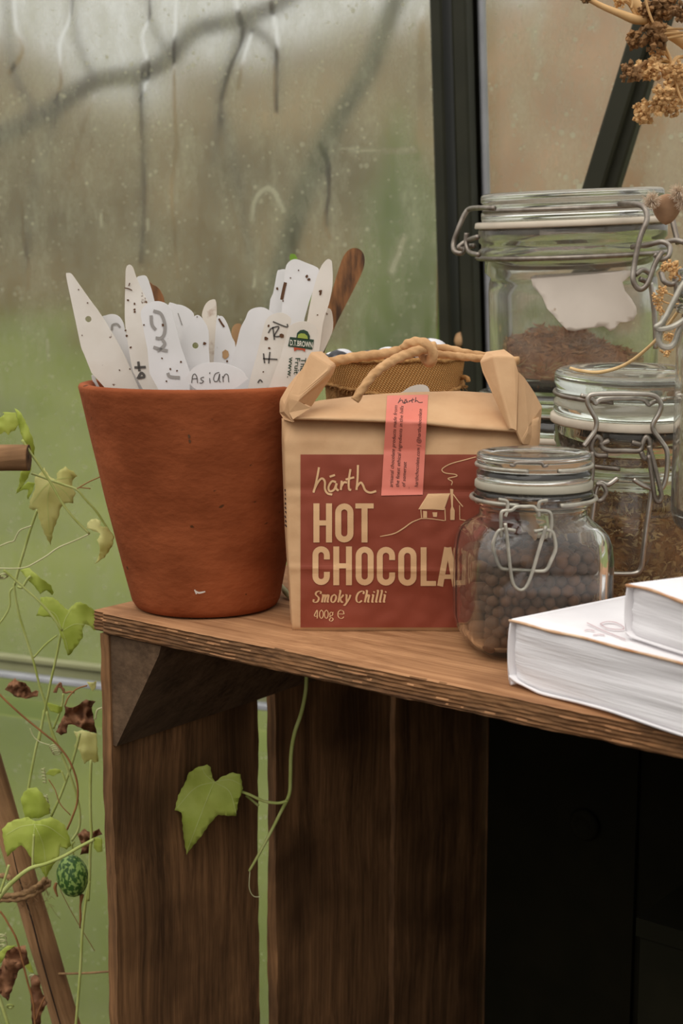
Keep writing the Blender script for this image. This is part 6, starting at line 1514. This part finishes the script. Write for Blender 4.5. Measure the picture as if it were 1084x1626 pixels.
ck.lay('crack', skf, mat('dark_crack', (40, 26, 16), None, rough=.95), sk, .0004)
stake('cut_cane', at(-120, 728, .90), at(46, 727, .90), 22 * px(.9), 21 * px(.9), 'stub of a brown cane poking in, level with the top leaf')
tw = empty('twine', at(40, 1424, .95), 'hairy brown twine tied around the leaning stake', 'twine')
mb = MB(); rk2 = dict(lobes=2, depth=.2, twist=500)
Ys = .958
for pts in ([(-20, 1432, Ys - .01), (0, 1429, Ys - .011), (30, 1428, Ys - .012), (52, 1420, Ys - .011), (70, 1410, Ys - .006), (78, 1402, Ys), (70, 1396, Ys + .008)], [(-20, 1426, Ys - .01), (5, 1423, Ys - .0115), (40, 1418, Ys - .012), (62, 1408, Ys - .009), (75, 1399, Ys - .002)], [(20, 1424, Ys - .012), (50, 1412, Ys - .0115), (66, 1402, Ys - .008), (72, 1395, Ys)], [(-20, 1390, Ys), (10, 1391, Ys - .009), (16, 1396, Ys - .010)]):
    mb.add(*ptube(pts, Ys, 4.2, 10, 8, **rk2))
for i in range(90):
    p = at(rnd.uniform(25, 80), rnd.uniform(1400, 1440), Ys - .012); q = p + V((rnd.gauss(0, .004), rnd.gauss(0, .002), rnd.gauss(-.001, .004))); mb.add(*tube([p, (p + q) / 2 + V((0, 0, rnd.gauss(0, .001))), q], .00012, 3))
mb.build('strand', M['twine'], tw)
mb = MB(); mb.add(*ptube([(92, 1546, .955), (110, 1546, .95), (140, 1545, .94), (168, 1543, .925), (185, 1542, .92)], .94, 2.0, 8, 8)); o = mb.build('twine', M['twine'], None, at(140, 1545, .94)); setp(o, 'thin taut twine running from stake to crate', 'twine')

# vine hanging inside the crate
v3 = empty('climbing_vine', ZV5 and at(480, 1085, .90), 'single green vine shoot with one leaf hanging inside the crate', 'vine')
stems(v3, [ZV5([(655, 262), (652, 310), (640, 370), (620, 430), (610, 490), (608, 560), (604, 610), (580, 660), (550, 720), (515, 785), (488, 832)])], .90, [3.2, 3.4, 3.2, 2.8, 2.2])
stems(v3, [ZV5([(600, 628), (570, 634), (530, 628), (490, 610), (462, 600), (420, 590), (385, 575)])], .893, 2.6)
stems(v3, [ZV5([(515, 642), (495, 625), (478, 612)]), ], .905, 2.2); stems(v3, [ZV5([(490, 830), (488, 880), (500, 905), (522, 908)])], .90, .8, 'stem_pale', 'tendril')
leaf(v3, ZV5([(270, 655), (280, 612), (300, 575), (312, 545), (340, 528), (365, 522), (376, 530), (380, 560), (388, 572), (410, 556), (440, 545), (462, 550), (470, 592), (456, 630), (450, 672), (425, 672), (398, 668), (375, 692), (345, 735), (320, 765), (305, 785), (296, 735), (290, 662)]), .885, seed=31, curl=.5,
     veins=[ZV5([(385, 572), (350, 660), (306, 775)]), ZV5([(385, 572), (330, 590), (275, 650)]), ZV5([(385, 572), (430, 600), (450, 665)]), ZV5([(385, 572), (360, 550), (350, 530)]), ZV5([(385, 572), (430, 565), (465, 580)])])
# pale shoot on the shelf between pot and bag
o = mk('leaf_scrap', *ptube([(447, 930, .90), (452, 938, .89), (458, 945, .885), (462, 952, .88)], .89, [3, 5, 5, 2], 8), M['stem_pale'], origin=at(455, 945, .885)); setp(o, 'pale green shoot tip lying between the pot and the bag', 'shoot')
